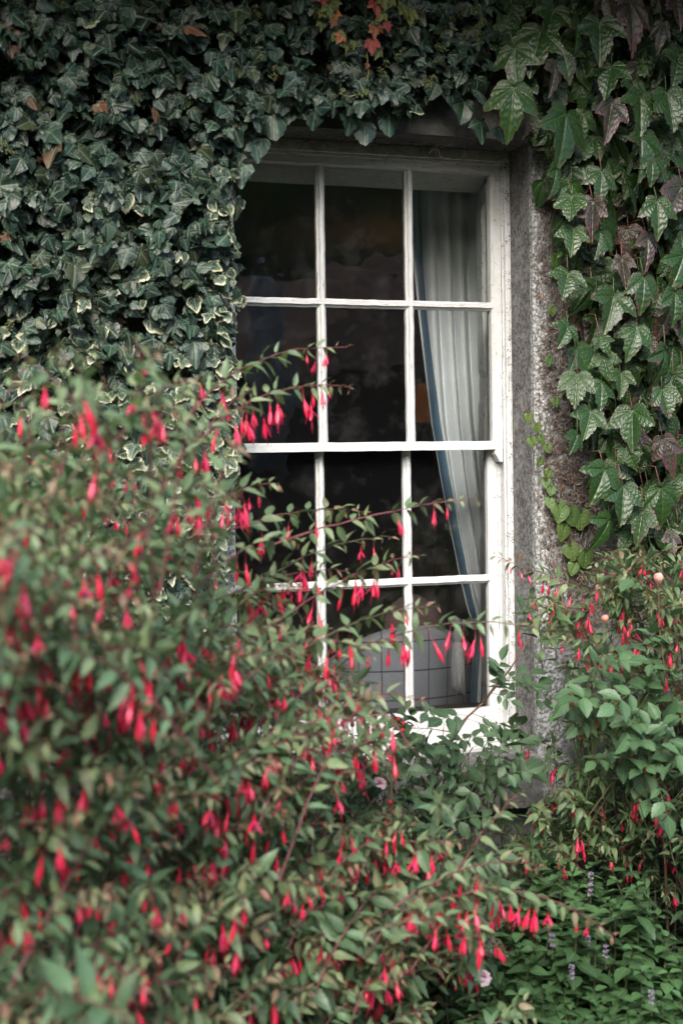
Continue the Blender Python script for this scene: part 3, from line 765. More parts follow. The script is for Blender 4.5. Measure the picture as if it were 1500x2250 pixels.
umb = [(148, 20), (570, 115), (610, 155), (245, 150), (328, 392), (5, 330), (15, 350), (560, 20), (1035, 20), (1050, 60), (1000, 30), (940, 180), (770, 145), (790, 185), (880, 120), (935, 185), (800, 180), (1010, 75), (900, 60), (970, 100), (20, 725), (60, 920), (110, 905), (80, 850), (30, 1), (190, 1110), (445, 1140), (205, 640), (90, 590), (400, 450), (850, 150), (1060, 90)]
for px, py in umb:
    c = on_y(px, py, WF-.165); r2 = random.Random(px*7+py)
    for k in range(2 if px < 700 else 3):
        m = MB(); ico_cluster(m, c+np.array((r2.uniform(-.022, .022), 0, r2.uniform(-.022, .022))), .011, 22, .0021, (.20, .24, .10), r2)
        m.build('flower_head', M['petal'], ivy, smooth=True)

# ------------------------------------------------------------------ large leaved creeper on the right
rng = random.Random(23)
bos = empty('boston_ivy', (1.3, WF-.02, GZ), 'large leaved climbing vine with purple tinged leaves on the wall right of the window', 'climbing vine')
BP = [(1060, -400), (1080, -60), (1095, 120), (1120, 160), (1100, 215), (1150, 300), (1205, 350), (1200, 430), (1225, 540), (1245, 620), (1250, 720), (1255, 830), (1265, 920), (1300, 1000), (1300, 1090), (1335, 1170), (1350, 1240), (1400, 1290), (1500, 1300), (1950, 1350), (2000, -400)]
GR, PU, LG = (.020, .054, .0125), (.040, .034, .027), (.095, .16, .045)
hero = [(1265,37,1275,112,GR,.35),(1187,65,1165,155,GR,.3),(1230,100,1257,170,GR,.45),(1130,105,1132,185,GR,.2),(1127,190,1122,290,GR,.25),(1242,247,1235,365,GR,.35),(1217,145,1217,207,PU,.4),
(1315,50,1320,135,GR,.1),(1382,0,1400,112,PU,.7),(1342,145,1327,207,GR,.2),(1342,225,1335,310,PU,.6),(1405,295,1415,390,GR,.45),(1462,200,1485,290,GR,.2),(1405,210,1410,290,GR,.35),(1455,50,1450,100,PU,.2),
(1320,375,1322,440,GR,.2),(1302,442,1300,525,PU,.6),(1255,430,1250,485,GR,.1),(1220,370,1220,430,GR,0),(1442,440,1450,517,GR,.3),(1497,410,1460,480,PU,.6),(1420,520,1430,590,PU,.6),(1315,505,1315,570,GR,.3),
(1347,650,1333,725,GR,.4),(1413,607,1417,683,GR,.45),(1247,600,1237,653,GR,.1),(1300,630,1290,687,GR,.15),(1317,740,1337,773,GR,.1),(1247,717,1233,757,GR,.3),(1400,717,1383,780,GR,.35),(1323,780,1338,833,GR,.15),
(1460,767,1462,847,GR,.5),(1267,820,1262,892,GR,.1),(1363,820,1365,870,GR,.2),(1453,853,1472,920,GR,.5),(1320,840,1323,897,GR,0),(1297,903,1283,963,GR,.2),(1388,900,1387,987,GR,.3),(1455,963,1483,1042,PU,.6),
(1267,953,1260,993,GR,.1),(1327,1030,1308,1103,GR,.2),(1368,1067,1367,1153,GR,.25),(1450,1070,1468,1147,GR,.35),(1410,1123,1400,1190,GR,.45),(1337,1140,1317,1210,GR,0),(1373,983,1397,1030,GR,0),(1473,1173,1480,1223,PU,.6),
(1500,560,1480,640,GR,.4),(1480,640,1490,710,GR,.2),(1260,500,1255,560,GR,.2),(1365,570,1375,630,PU,.4),(1430,340,1440,400,GR,.2),(1490,120,1480,190,GR,.3),(1480,-20,1500,60,PU,.6),(1215,20,1200,90,GR,.15),(1330,-30,1340,45,PU,.3)]
inst = []; pet = MB(); young = []
for k, (bx, by, tx, ty, c, rd) in enumerate(hero):
    y0 = WF-.20-.03*rng.random()
    b = on_y(bx, by, y0); tpt = on_y(tx, ty, y0-.035); L = float(np.linalg.norm(tpt-b))*1.02
    nrm = np.array((rng.gauss(-.05, .5), -1, rng.uniform(-.15, .6)))
    W_ = L*(rng.uniform(.90, 1.06) if c is not PU else rng.uniform(.62, .85))
    col = jcol(c, .12, a=rd)
    L *= .94; inst.append((rng.randrange(len(BOS)), b, tpt-b, nrm, (W_*.92, L, L*rng.uniform(.6, 1.6)), col))
    e = b+np.array((rng.uniform(-.02, .02), .09, rng.uniform(.03, .09))); mid = (b+e)/2+np.array((0, -.03, .03))
    pet.tube([b, mid, e], .0012, 4, ((.22, .09, .06, 0) if rng.random() < .5 else (.12, .16, .06, 0)))
cnt = tries = 0
while cnt < 1800 and tries < 40000:
    tries += 1
    x = rng.uniform(.75, 2.3); z = rng.uniform(.9, 3.8); u = rng.random(); y = WF-.03-.14*u
    px, py, _ = proj((x, y, z))
    if not in_poly(px+rng.uniform(-4, 12)-12, py+10, BP): continue
    L = rng.uniform(.055, .120)
    if py > 1000: L *= .85
    if px < 1180: L *= .8
    az = rng.gauss(0, .35); d = np.array((math.sin(az), -.2, -math.cos(az)))
    nrm = np.array((rng.gauss(0, .5), -1, rng.uniform(-.1, .6)))
    q = rng.random()
    col = jcol(PU, .2, a=rng.uniform(.3, .7)) if q < .10 else jcol(GR, .3, a=rng.uniform(0, .35))
    b = np.array((x, y, z))-d*L*.3
    inst.append((rng.randrange(len(BOS)), b, d, nrm, (L*rng.uniform(.75, 1.05), L, L*rng.uniform(.6, 1.8)), col))
    if u > .4:
        e = b+np.array((rng.uniform(-.02, .02), .07, rng.uniform(.04, .1))); pet.tube([b, (b+e)/2+np.array((0, -.02, .02)), e], .0011, 4, ((.2, .09, .06, 0) if rng.random() < .35 else (.1, .13, .05, 0)))
    cnt += 1
leaves('leaves', BOS, inst, M['boston'], bos)
for (bx, by) in [(1213, 672), (1247, 697), (1207, 783), (1218, 873), (1160, 908), (1177, 930), (1187, 955), (1200, 975), (1188, 1005), (1207, 1030), (1200, 1050), (1212, 1067), (1208, 1093), (1223, 1103), (1218, 1120), (1235, 1110), (1250, 1115), (1262, 1110), (1240, 1150), (1250, 1195), (1285, 1205), (1275, 1120), (1222, 560), (1232, 520), (1215, 590), (1240, 610), (1165, 960), (1195, 1035), (1262, 1235)]:
    s = .034 if bx < 1220 else rng.uniform(.045, .07)
    p = on_y(bx, by, WF-.03-.02*rng.random()); d = np.array((rng.gauss(0, .35), -.15, -1)); nrm = np.array((rng.gauss(0, .3), -1, .5))
    young.append((rng.randrange(2), p, d, nrm, s, jcol(LG, .2, a=rng.choice((0, .1, .4)))))
leaves('young_leaves', YNG, young, M['boston'], bos)
# the thin runner that carries the young leaves
def runner(pts, r, col, y):
    P = [on_y(a, b, y) for a, b in pts]; out = []
    for i in range(len(P)-1):
        for k in range(3):
            s = k/3; out.append(P[i]*(1-s)+P[i+1]*s+np.array((rng.gauss(0, .002), rng.gauss(0, .003), rng.gauss(0, .002))))
    out.append(P[-1]); pet.tube(out, r, 5, col)
runner([(1145, 860), (1152, 890), (1165, 915), (1178, 935), (1190, 962), (1200, 985), (1195, 1010), (1210, 1040), (1208, 1075), (1215, 1100), (1240, 1120), (1270, 1110), (1300, 1090)], .0018, (.16, .07, .05, 0), WF-.02)
runner([(1262, 900), (1235, 870), (1218, 868)], .0014, (.16, .08, .05, 0), WF-.03)
runner([(1240, 1120), (1250, 1180), (1265, 1230), (1270, 1260)], .002, (.1, .09, .04, 0), WF-.02)
pet.build('vine_stems', M['stem'], bos, smooth=True)
roots = MB()           # net of dead clinging roots on the bare render
for k in range(1100):
    px = rng.gauss(1255, 34) if rng.random() < .8 else rng.gauss(1205, 22); py = rng.uniform(380, 1380)
    px += (py-900)*.045
    if px < 1178: continue
    p = on_y(px, py, WF-.008); ang = rng.gauss(-math.pi/2, .9); pts = []
    for i in range(rng.randint(5, 11)):
        pts.append(p.copy()); p = p+np.array((.011*math.cos(ang), 0, .011*math.sin(ang))); p[1] = WF-.006-.016*rng.random(); ang += rng.gauss(0, .45)
    c = rng.choice([(.20, .17, .15, 0), (.10, .08, .07, 0), (.30, .27, .25, 0), (.17, .08, .045, 0)])
    if pts[-1][0] > OX1+.01: roots.tube(pts, rng.uniform(.0007, .0018), 4, c, False)
for k in range(70):
    px = rng.gauss(1215, 40); py = rng.uniform(380, 1300); 
    if px < 1178: continue
    x0 = on_y(px, py, WF-.01)
    pts = [x0+np.array((rng.gauss(0, .004), -.004*rng.random(), -.02*i)) for i in range(rng.randint(4, 12))]
    roots.tube(pts, rng.uniform(.0008, .0022), 4, rng.choice([(.15, .12, .1, 0), (.07, .055, .05, 0)]), False)
for k in range(60):    # threads along the lintel
    px = rng.uniform(600, 1140); py = 318+(px-600)*.068+rng.gauss(-22, 14)
    p = on_y(px, py, WF-.004); ang = rng.uniform(-3.1, 0); pts = []
    for i in range(rng.randint(3, 7)):
        pts.append(p.copy()); p = p+np.array((.010*math.cos(ang), 0, .010*math.sin(ang)*.8)); p[1] = WF-.004-.01*rng.random(); ang += rng.gauss(0, .5)
    roots.tube(pts, .0009, 4, (.05, .04, .035, 0), False)
roots.build('clinging_roots', M['stem'], bos)

# red sprig at the top
rng = random.Random(31)
crp = empty('creeper_sprig', on_y(760, 30, WF-.17), 'small creeper sprig with red and orange autumn leaves among the ivy above the window', 'creeper')
inst = []
RD, OR_, YG = (.34, .055, .045), (.30, .12, .05), (.14, .17, .045)
for (px, py, s, c) in [(702, 0, .05, RD), (722, 22, .045, YG), (735, 12, .04, YG), (736, 35, .04, OR_), (705, 30, .04, YG), (740, 80, .05, YG), (752, 85, .04, OR_), (700, 58, .035, YG), (735, 55, .03, OR_),
                       (822, 14, .055, RD), (838, 5, .05, YG), (860, 5, .045, YG), (842, 38, .045, YG), (828, 62, .05, OR_), (820, 72, .04, OR_), (818, 98, .055, RD), (832, 118, .04, YG), (880, 22, .055, YG), (902, 35, .05, YG), (848, 60, .035, RD), (775, 100, .03, YG), (760, 108, .03, YG), (790, 210, .025, YG), (803, 207, .022, YG), (755, 205, .02, YG), (808, 150, .02, OR_)]:
    p = on_y(px, py-10, WF-.185-rng.random()*.02); d = np.array((rng.gauss(0, .45), -.2, -1)); nrm = np.array((rng.gauss(0, .4), -1, rng.uniform(.2, .8)))
    s *= .8; inst.append((rng.randrange(len(BOS)) if s > .035 else 0, p, d, nrm, s, jcol(c, .2, a=rng.choice((.1, .4, .6)) if c != YG else .25)))
leaves('leaves', BOS, inst, M['boston'], crp)
pet = MB()
for pts in ([(700, -30), (715, 10), (733, 45), (745, 80), (770, 105), (800, 100)], [(840, -30), (835, 20), (828, 60), (820, 95)], [(805, 115), (810, 160), (800, 205), (765, 212), (745, 205)], [(870, -20), (880, 15), (900, 30)]):
    P = [on_y(a, b, WF-.18) for a, b in pts]; pet.tube(P, .0014, 5, (.32, .28, .08, 0))
pet.build('stems', M['stem'], crp, smooth=True)

# ------------------------------------------------------------------ fuchsia flowers
def make_flower(kind, seed):
    """hangs from the origin down -z; kinds: bud, open, wide"""
    r_ = random.Random(seed); mb = MB()
    L = r_.uniform(.018, .030); sw = r_.uniform(-.006, .006), r_.uniform(-.006, .006)
    pts = [np.array((sw[0]*s*s, sw[1]*s*s, -L*s)) for s in (0, .35, .7, 1)]
    mb.tube(pts, [.0006, .0006, .0007, .001], 5, (.30, .02, .05, 0), False)
    b = pts[-1]; red = (.74, .018, .070, 0); pk = (.82, .055, .150, 0)
    def lat(prof, col, n=8, c=b):
        vs = []; 
        for r0, z in prof:
            for k in range(n): q = 2*math.pi*k/n; vs.append(c+np.array((r0*math.cos(q), r0*math.sin(q), z)))
        m = len(prof); mb.add(vs, [(i*n+k, i*n+(k+1) % n, (i+1)*n+(k+1) % n, (i+1)*n+k) for i in range(m-1) for k in range(n)], col)
    lat([(.0007, .0005), (.0017, -.001), (.002, -.003), (.0012, -.005)], (.16, .05, .03, 0))
    if kind == 'bud':
        lat([(.0012, -.004), (.0022, -.007), (.0024, -.013), (.0034, -.017), (.0052, -.023), (.0050, -.029), (.0030, -.036), (.0008, -.042)], red)
    else:
        lat([(.0012, -.004), (.0024, -.007), (.0026, -.014), (.0036, -.017)], red)
        spread = {'open': .33, 'wide': .75}[kind]; LS = .026
        for k in range(4):
            q = math.pi/2*k+r_.uniform(-.15, .15); rd = np.array((math.cos(q), math.sin(q), 0)); tg = np.array((-math.sin(q), math.cos(q), 0))
            sp = spread*r_.uniform(.8, 1.2); vs = []
            for i in range(6):
                v = i/5; wd = .0046*math.sin(math.pi*min(1, .12+v*.86))**.8*(1 if i < 5 else .1)
                r0 = .0030+LS*(math.sin(sp*(1-.25*v))*v); z = -.016-LS*math.cos(sp)*v
                for u in (-1, 0, 1):
                    vs.append(b+rd*(r0+(.0012 if u == 0 else 0))+tg*wd*u+np.array((0, 0, z)))
            mb.add(vs, [(i*3+j, i*3+j+1, (i+1)*3+j+1, (i+1)*3+j) for i in range(5) for j in (0, 1)], pk if k % 2 else red)
        lat([(.0022, -.016), (.0040, -.019), (.0046, -.026), (.0040, -.029), (.0025, -.0295)], (.22, .012, .12, 0))
        for k in range(5):
            a = r_.uniform(0, 6.28); q = np.array((.0028*math.cos(a), .0028*math.sin(a), 0))
            mb.tube([b+q*.3+np.array((0, 0, -.026)), b+q+np.array((0, 0, -.045-.006*r_.random()))], .00035, 3, pk)
        mb.tube([b+np.array((0, 0, -.026)), b+np.array((.0006, 0, -.056))], [.0004, .0007], 3, pk)
    mb.v = [(v[0], v[1], v[2]*1.28) for v in mb.v]
    return mb
def mesh_from(mb, name, mat):
    me = bpy.data.meshes.new(name); me.from_pydata(mb.v, [], mb.f)
    a = me.attributes.new('tint', 'FLOAT_COLOR', 'POINT'); a.data.foreach_set('color', np.array(mb.tint, 'f').ravel())
    me.polygons.foreach_set('use_smooth', [True]*len(me.polygons)); me.materials.append(mat); me.update(); return me
FLM = [make_flower(k, i) for i, k in enumerate(('bud', 'bud', 'open', 'open', 'open', 'wide', 'bud', 'open'))]
FLME = [mesh_from(m, 'flower', M['petal']) for m in FLM]
FLTPL = [(np.array(m.v), m.f, np.array(m.tint)) for m in FLM]

def place_flowers(fl, parent):
    """fl: list of (pos, variant, scale, rotz, tiltx, tilty); the 100 that show largest are parts, the rest one part"""
    def show(f):
        x, y, z = proj(f[0])
        if not (-20 < x < 1520 and -40 < y < 2270) or z < .3: return 0
        return f[2]/z
    fl = sorted(fl, key=show, reverse=True)
    pw = parent_world(parent)
    for f in fl[:100]:
        o = bpy.data.objects.new('flower', FLME[f[1]]); COL.objects.link(o); o.parent = parent
        o.location = Vector([float(v) for v in f[0]])-pw; o.scale = (f[2],)*3; o.rotation_euler = (f[4], f[5], f[3])
    rest = fl[100:]
    if rest:
        from mathutils import Euler
        V = []; T = []; FS = []; b = 0
        for f in rest:
            tv, tf, tt_ = FLTPL[f[1]]; m = np.array(Euler((f[4], f[5], f[3])).to_matrix())*f[2]
            V.append(tv @ m.T+f[0]-np.array(pw)); T.append(tt_); FS += [tuple(b+i for i in q) for q in tf]; b += len(tv)
        V = np.concatenate(V); T = np.concatenate(T)
        me = bpy.data.meshes.new('flowers'); me.from_pydata(V.tolist(), [], FS)
        a = me.attributes.new('tint', 'FLOAT_COLOR', 'POINT'); a.data.foreach_set('color', T.astype('f').ravel())
        me.polygons.foreach_set('use_smooth', [True]*len(me.polygons)); me.materials.append(M['petal']); me.update()
        o = bpy.data.objects.new('flowers', me); COL.objects.link(o); o.parent = parent; o['kind'] = 'stuff'

FG, FY, FRD = (.098, .180, .092), (.31, .36, .18), (.38, .13, .11)
class Bush:
    def __init__(s, seed, leafc=FG, flsc=1.): s.r = random.Random(seed); s.lv = []; s.st = MB(); s.fl = []; s.lc = leafc; s.fs = flsc
    def shoot(s, A, B, C, leaf=.042, gap=.030, fp=.5, r0=.003, tipred=1., start=0., lcm=(1, 1, 1)):
        r = s.r; A, B, C = map(lambda q: np.asarray(q, float), (A, B, C))
        Ln = np.linalg.norm(B-A)+np.linalg.norm(C-B); n = max(4, int(Ln/gap)); pts = []
        for i in range(n+1):
            t = i/n; pts.append(A*(1-t)**2+2*B*t*(1-t)+C*t*t+np.array([r.gauss(0, .0015) for _ in range(3)]))
        s.st.tube(pts, [r0*(1-.65*i/n) for i in range(n+1)], 5, (.20, .055, .065, 0) if r.random() < .8 else (.12, .10, .06, 0), False)
        ph = r.uniform(0, 3)
        for i in range(int(start*n), n+1):
            t = i/n; tg = unit(pts[min(i+1, n)]-pts[max(i-1, 0)])
            a = unit(np.cross(tg, (0.02, .03, 1))); b = np.cross(a, tg); b = b if b[2] > 0 else -b
            k = 3 if r.random() < .35 else 2; ph += math.pi/2+r.uniform(-.2, .2)
            env = min(1, .55+t*1.2)*(1-.62*max(0, (t-.6)/.4))
            for j in range(k):
                if r.random() < .06: continue
                q = ph+j*2*math.pi/k; rad = a*math.cos(q)+b*math.sin(q)
                d = rad*.95+tg*r.uniform(.3, .75)+np.array((0, 0, -.22+r.gauss(0, .18)))
                nr = np.array((0, -.12, 1.))+tg*-.25+rad*.2+np.array([r.gauss(0, .3) for _ in range(3)])
                sz = leaf*env*r.uniform(.75, 1.2)
                bb = 1+r.uniform(-.28, .28)
                y = max(0, (t-.70)/.30)*tipred
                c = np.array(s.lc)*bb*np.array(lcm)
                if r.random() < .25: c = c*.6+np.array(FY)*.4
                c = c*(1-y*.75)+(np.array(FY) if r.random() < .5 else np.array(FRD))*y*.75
                s.lv.append((r.randrange(len(FUC)), pts[i]+rad*.003, d, nr, sz, (c[0], c[1], c[2], .2+.7*y)))
                if r.random() < fp and .25 < t < .93:
                    kd = r.randrange(len(FLM)); sc = r.uniform(.62, 1.0)*s.fs*(1.0 if t < .8 else .65)
                    s.fl.append((pts[i]+rad*.004, kd, sc, r.uniform(0, 6.28), r.gauss(0, .16), r.gauss(0, .16)))
    def auto(s, C, h, L, **kw):
        """shoot ending at C, coming from direction -h and from below"""
        r = s.r; h = unit(h); C = np.asarray(C, float)
        A = C-h*L*.75-np.array((0, 0, L*r.uniform(.15, .55))); B = C-h*L*.35+np.array((0, 0, L*r.uniform(.0, .16)))
        s.shoot(A, B, C, **kw); return A
    def px(s, a, b, c, **kw):
        kw['leaf'] = kw.get('leaf', .04)*1.08
        s.shoot(at(*a), at(*b), at(*c), **kw); return at(*a)
    def finish(s, o, see=()):
        def ok(p, rr):
            x, y, _ = proj(p); return not any(math.hypot(x-a, (y-b)) < q*rr for a, b, q in see)
        s.lv = [l for l in s.lv if ok(l[1], 1.)]; s.fl = [l for l in s.fl if ok(l[0]-np.array((0, 0, .03)), .8)]
        leaves('leaves', FUC, s.lv, M['fleaf'], o); s.st.build('stems', M['stem'], o, smooth=True); place_flowers(s.fl, o)

# -- the big bush in the foreground
fb = Bush(5, flsc=1.12)
r = fb.r
root = np.array(at(350, 1900, 2.9)); root[2] = GZ
b1 = empty('fuchsia_bush', root, 'big blurred fuchsia bush with red drooping flowers filling the lower left foreground', 'fuchsia bush')
hs_ = [((380, 960, 3.1), (520, 745, 3.4), (762, 765, 3.55), .75), ((400, 1010, 3.1), (560, 815, 3.4), (768, 852, 3.5), .8), ((430, 1180, 3.1), (520, 1040, 3.25), (612, 1068, 3.3), .6),
       ((350, 1240, 3.2), (620, 1090, 3.4), (800, 1125, 3.7), .2), ((560, 1210, 3.3), (800, 1120, 3.4), (1045, 1095, 3.4), .35), ((400, 1420, 3.2), (640, 1180, 3.4), (860, 1180, 3.6), .55), ((420, 1350, 3.1), (600, 1240, 3.4), (760, 1255, 3.5), .4),
       ((540, 1420, 3.2), (760, 1240, 3.4), (920, 1220, 3.55), .5), ((700, 1500, 3.3), (900, 1310, 3.4), (1235, 1392, 3.45), .75), ((560, 1500, 3.1), (760, 1340, 3.3), (960, 1330, 3.4), .5),
       ((660, 1620, 3.2), (800, 1490, 3.3), (925, 1540, 3.35), .5), ((430, 1440, 3.1), (560, 1260, 3.3), (650, 1290, 3.35), .4), ((460, 1540, 3.1), (600, 1360, 3.3), (720, 1380, 3.35), .4), ((560, 1600, 3.1), (700, 1420, 3.3), (860, 1405, 3.35), .5), ((520, 1640, 3.1), (660, 1480, 3.25), (790, 1500, 3.3), .4), ((600, 1700, 3.1), (760, 1540, 3.2), (885, 1580, 3.3), .5), ((560, 1700, 3.1), (680, 1560, 3.2), (780, 1585, 3.25), .6), ((640, 1740, 3.1), (780, 1600, 3.2), (860, 1640, 3.25), .6), ((430, 1300, 3.0), (560, 1150, 3.2), (660, 1190, 3.3), .3), ((600, 1580, 3.0), (700, 1470, 3.2), (740, 1560, 3.2), .5), ((960, 2020, 3.2), (1020, 1850, 3.2), (1140, 1740, 3.2), .25), ((900, 2010, 3.1), (1120, 1880, 3.15), (1345, 2055, 3.15), .5),
       ((860, 2000, 3.0), (1010, 1870, 3.1), (1180, 1900, 3.2), .4), ((800, 2060, 2.9), (1000, 1960, 3.0), (1100, 2080, 3.1), .7), ((220, 960, 2.5), (130, 830, 2.4), (45, 775, 2.4), .3), ((250, 960, 2.4), (190, 820, 2.2), (128, 772, 2.1), .3),
       ((330, 960, 2.7), (310, 820, 2.6), (300, 745, 2.6), .3), ((220, 1020, 2.5), (330, 830, 2.7), (450, 830, 2.8), .5), ((150, 1060, 2.4), (240, 880, 2.5), (380, 900, 2.6), .5),
       ((340, 1100, 2.8), (440, 930, 3.0), (545, 860, 3.1), .6), ((300, 1200, 2.6), (420, 1000, 2.8), (520, 1100, 2.9), .6), ((900, 1640, 3.2), (860, 1560, 3.2), (820, 1560, 3.2), .8),
       ((500, 1560, 3.0), (640, 1330, 3.1), (820, 1440, 3.2), .6), ((720, 1680, 3.1), (800, 1600, 3.2), (900, 1640, 3.3), .6)]
bases = []
for a, b, c, fp in hs_:
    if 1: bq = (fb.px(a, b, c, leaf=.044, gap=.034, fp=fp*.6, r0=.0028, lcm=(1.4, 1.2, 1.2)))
    if r.random() < .2 and b[0] < 700: bases.append(bq)
MASS = [(-250, 960), (60, 980), (200, 960), (340, 990), (430, 1080), (520, 1190), (600, 1290), (700, 1420), (830, 1520), (880, 1620), (930, 1740), (1000, 1840), (1090, 1930), (1150, 2060), (1180, 2200), (1160, 2420), (-250, 2420)]
SEE = [(832, 1722), (1035, 1748), (1058, 2148), (1000, 1620)]
def front(px): return 1.95+1.3*min(1, max(0, px/950))
n = 0
while n < 860:
    px, py = r.uniform(-250, 1200), r.uniform(840, 2420)
    if not in_poly(px, py, MASS): continue
    if px < 230 and 1640 < py and r.random() < .93: continue
    if 340 < px < 525 and py < 1340 and r.random() < .75: continue        # dark hollow at the lower left
    u = r.random(); dd = front(px)+.9*u**1.1-(.1 if py > 1900 else 0)
    if py < 1150: dd += .25
    if any(math.hypot(px-a_, py-b__) < 55 for a_, b__ in SEE): continue
    if px < 450 and py < 1450: dd -= .08
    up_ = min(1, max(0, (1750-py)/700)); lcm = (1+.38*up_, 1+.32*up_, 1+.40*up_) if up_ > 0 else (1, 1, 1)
    C = at(px, py, dd); ang = r.gauss(.75, .7)
    h = np.array((math.sin(ang), -math.cos(ang)*.7, r.uniform(-.15, .5)))
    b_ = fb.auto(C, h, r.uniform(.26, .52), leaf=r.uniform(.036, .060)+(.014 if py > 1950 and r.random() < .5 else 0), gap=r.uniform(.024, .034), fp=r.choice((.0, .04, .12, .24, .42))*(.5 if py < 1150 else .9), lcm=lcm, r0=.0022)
    if n % 70 == 0: bases.append(b_)
    n += 1
AIRY = [(-60, 760), (150, 745), (330, 740), (470, 770), (530, 900), (540, 1060), (430, 1050), (200, 960), (-60, 980)]
n = 0
while n < 20:
    px, py = r.uniform(-60, 540), r.uniform(740, 1060)
    if not in_poly(px, py, AIRY): continue
    C = at(px, py, r.uniform(2.3, 3.0)); ang = r.gauss(.2, .9)
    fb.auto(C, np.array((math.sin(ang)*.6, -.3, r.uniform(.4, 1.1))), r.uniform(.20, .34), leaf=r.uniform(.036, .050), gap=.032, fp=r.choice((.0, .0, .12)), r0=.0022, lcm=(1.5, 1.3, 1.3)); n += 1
for b_ in bases:
    if b_[2] < 0: continue
    mid = (b_+root)/2+np.array((0, 0, .25)); fb.st.tube([root+np.array((r.gauss(0, .05), r.gauss(0, .05), 0)), root*.6+mid*.4, mid, (mid+b_)/2+np.array((0, 0, .06)), b_], [.011, .009, .007, .005, .0032], 7, (.13, .07, .055, 0), False)
fb.finish(b1, [(832, 1722, 42), (1035, 1748, 50), (1062, 2142, 24), (760, 1588, 25), (880, 1592, 25)])

# -- the sharp bush against the wall on the right
fb = Bush(9, (.088, .165, .070), .9); r = fb.r
root2 = np.array((1.5, -.35, GZ))
b2 = empty('fuchsia_bush', root2, 'sharply seen fuchsia bush with slim red flowers against the wall at the right edge', 'fuchsia bush')
bases = []
for a, b, c, fp in [((1400, 1350, 4.1), (1230, 1270, 4.15), (1085, 1222, 4.15), .4), ((1450, 1300, 4.1), (1350, 1190, 4.1), (1300, 1245, 4.1), .3), ((1480, 1290, 4.1), (1420, 1190, 4.1), (1330, 1215, 4.0), .3), ((1500, 1400, 4.0), (1330, 1330, 4.1), (1180, 1330, 4.1), .5),
                    ((1450, 1500, 4.0), (1300, 1390, 4.05), (1220, 1400, 4.1), .4), ((1480, 1450, 4.0), (1350, 1380, 4.05), (1310, 1330, 4.05), .3), ((1300, 1700, 4.1), (1200, 1620, 4.15), (1090, 1590, 4.15), .3), ((1420, 1760, 4.0), (1250, 1640, 4.05), (1130, 1690, 4.05), .6),
                    ((1500, 1700, 3.9), (1420, 1620, 4.0), (1350, 1650, 4.0), .5), ((1480, 1900, 3.9), (1440, 1750, 3.9), (1470, 1640, 3.9), .4), ((1290, 1860, 4.0), (1310, 1760, 4.0), (1330, 1690, 4.0), .3), ((1380, 1300, 4.1), (1440, 1180, 4.1), (1500, 1220, 4.1), .2), ((1250, 1800, 4.0), (1200, 1700, 4.05), (1150, 1660, 4.05), .6)]:
    bases.append(fb.px(a, b, c, leaf=.044, gap=.026, fp=fp*.55, r0=.0020))
RP = [(1170, 1310), (1240, 1270), (1330, 1230), (1420, 1210), (1700, 1190), (1700, 2000), (1480, 2000), (1400, 1900), (1260, 1880), (1150, 1880), (1080, 1800), (1130, 1760), (1220, 1740), (1240, 1640), (1260, 1500), (1210, 1420)]
n = 0
while n < 400:
    px, py = r.uniform(1080, 1700), r.uniform(1190, 2000)
    if not in_poly(px, py, RP): continue
    C = at(px, py, 3.85+.5*r.random()); h = np.array((-abs(r.gauss(.5, .5)), -.5, r.uniform(-.1, .5)))
    b_ = fb.auto(C, h, r.uniform(.14, .26), leaf=r.uniform(.036, .060)+(.014 if py > 1950 and r.random() < .5 else 0), gap=r.uniform(.022, .030), fp=r.choice((0, .05, .12, .2)), r0=.0018, tipred=(1. if py < 1450 else .35))
    if n % 40 == 0: bases.append(b_)
    n += 1
for b_ in bases:
    mid = (b_+root2)/2+np.array((0, 0, .12)); fb.st.tube([root2+np.array((r.gauss(0, .05), r.gauss(0, .05), 0)), mid, b_], [.008, .005, .0025], 6, (.13, .07, .055, 0), False)
fb.finish(b2, [(1035, 1748, 60), (1120, 1740, 55), (1180, 1720, 45), (1446, 1270, 30), (1329, 1360, 24)])

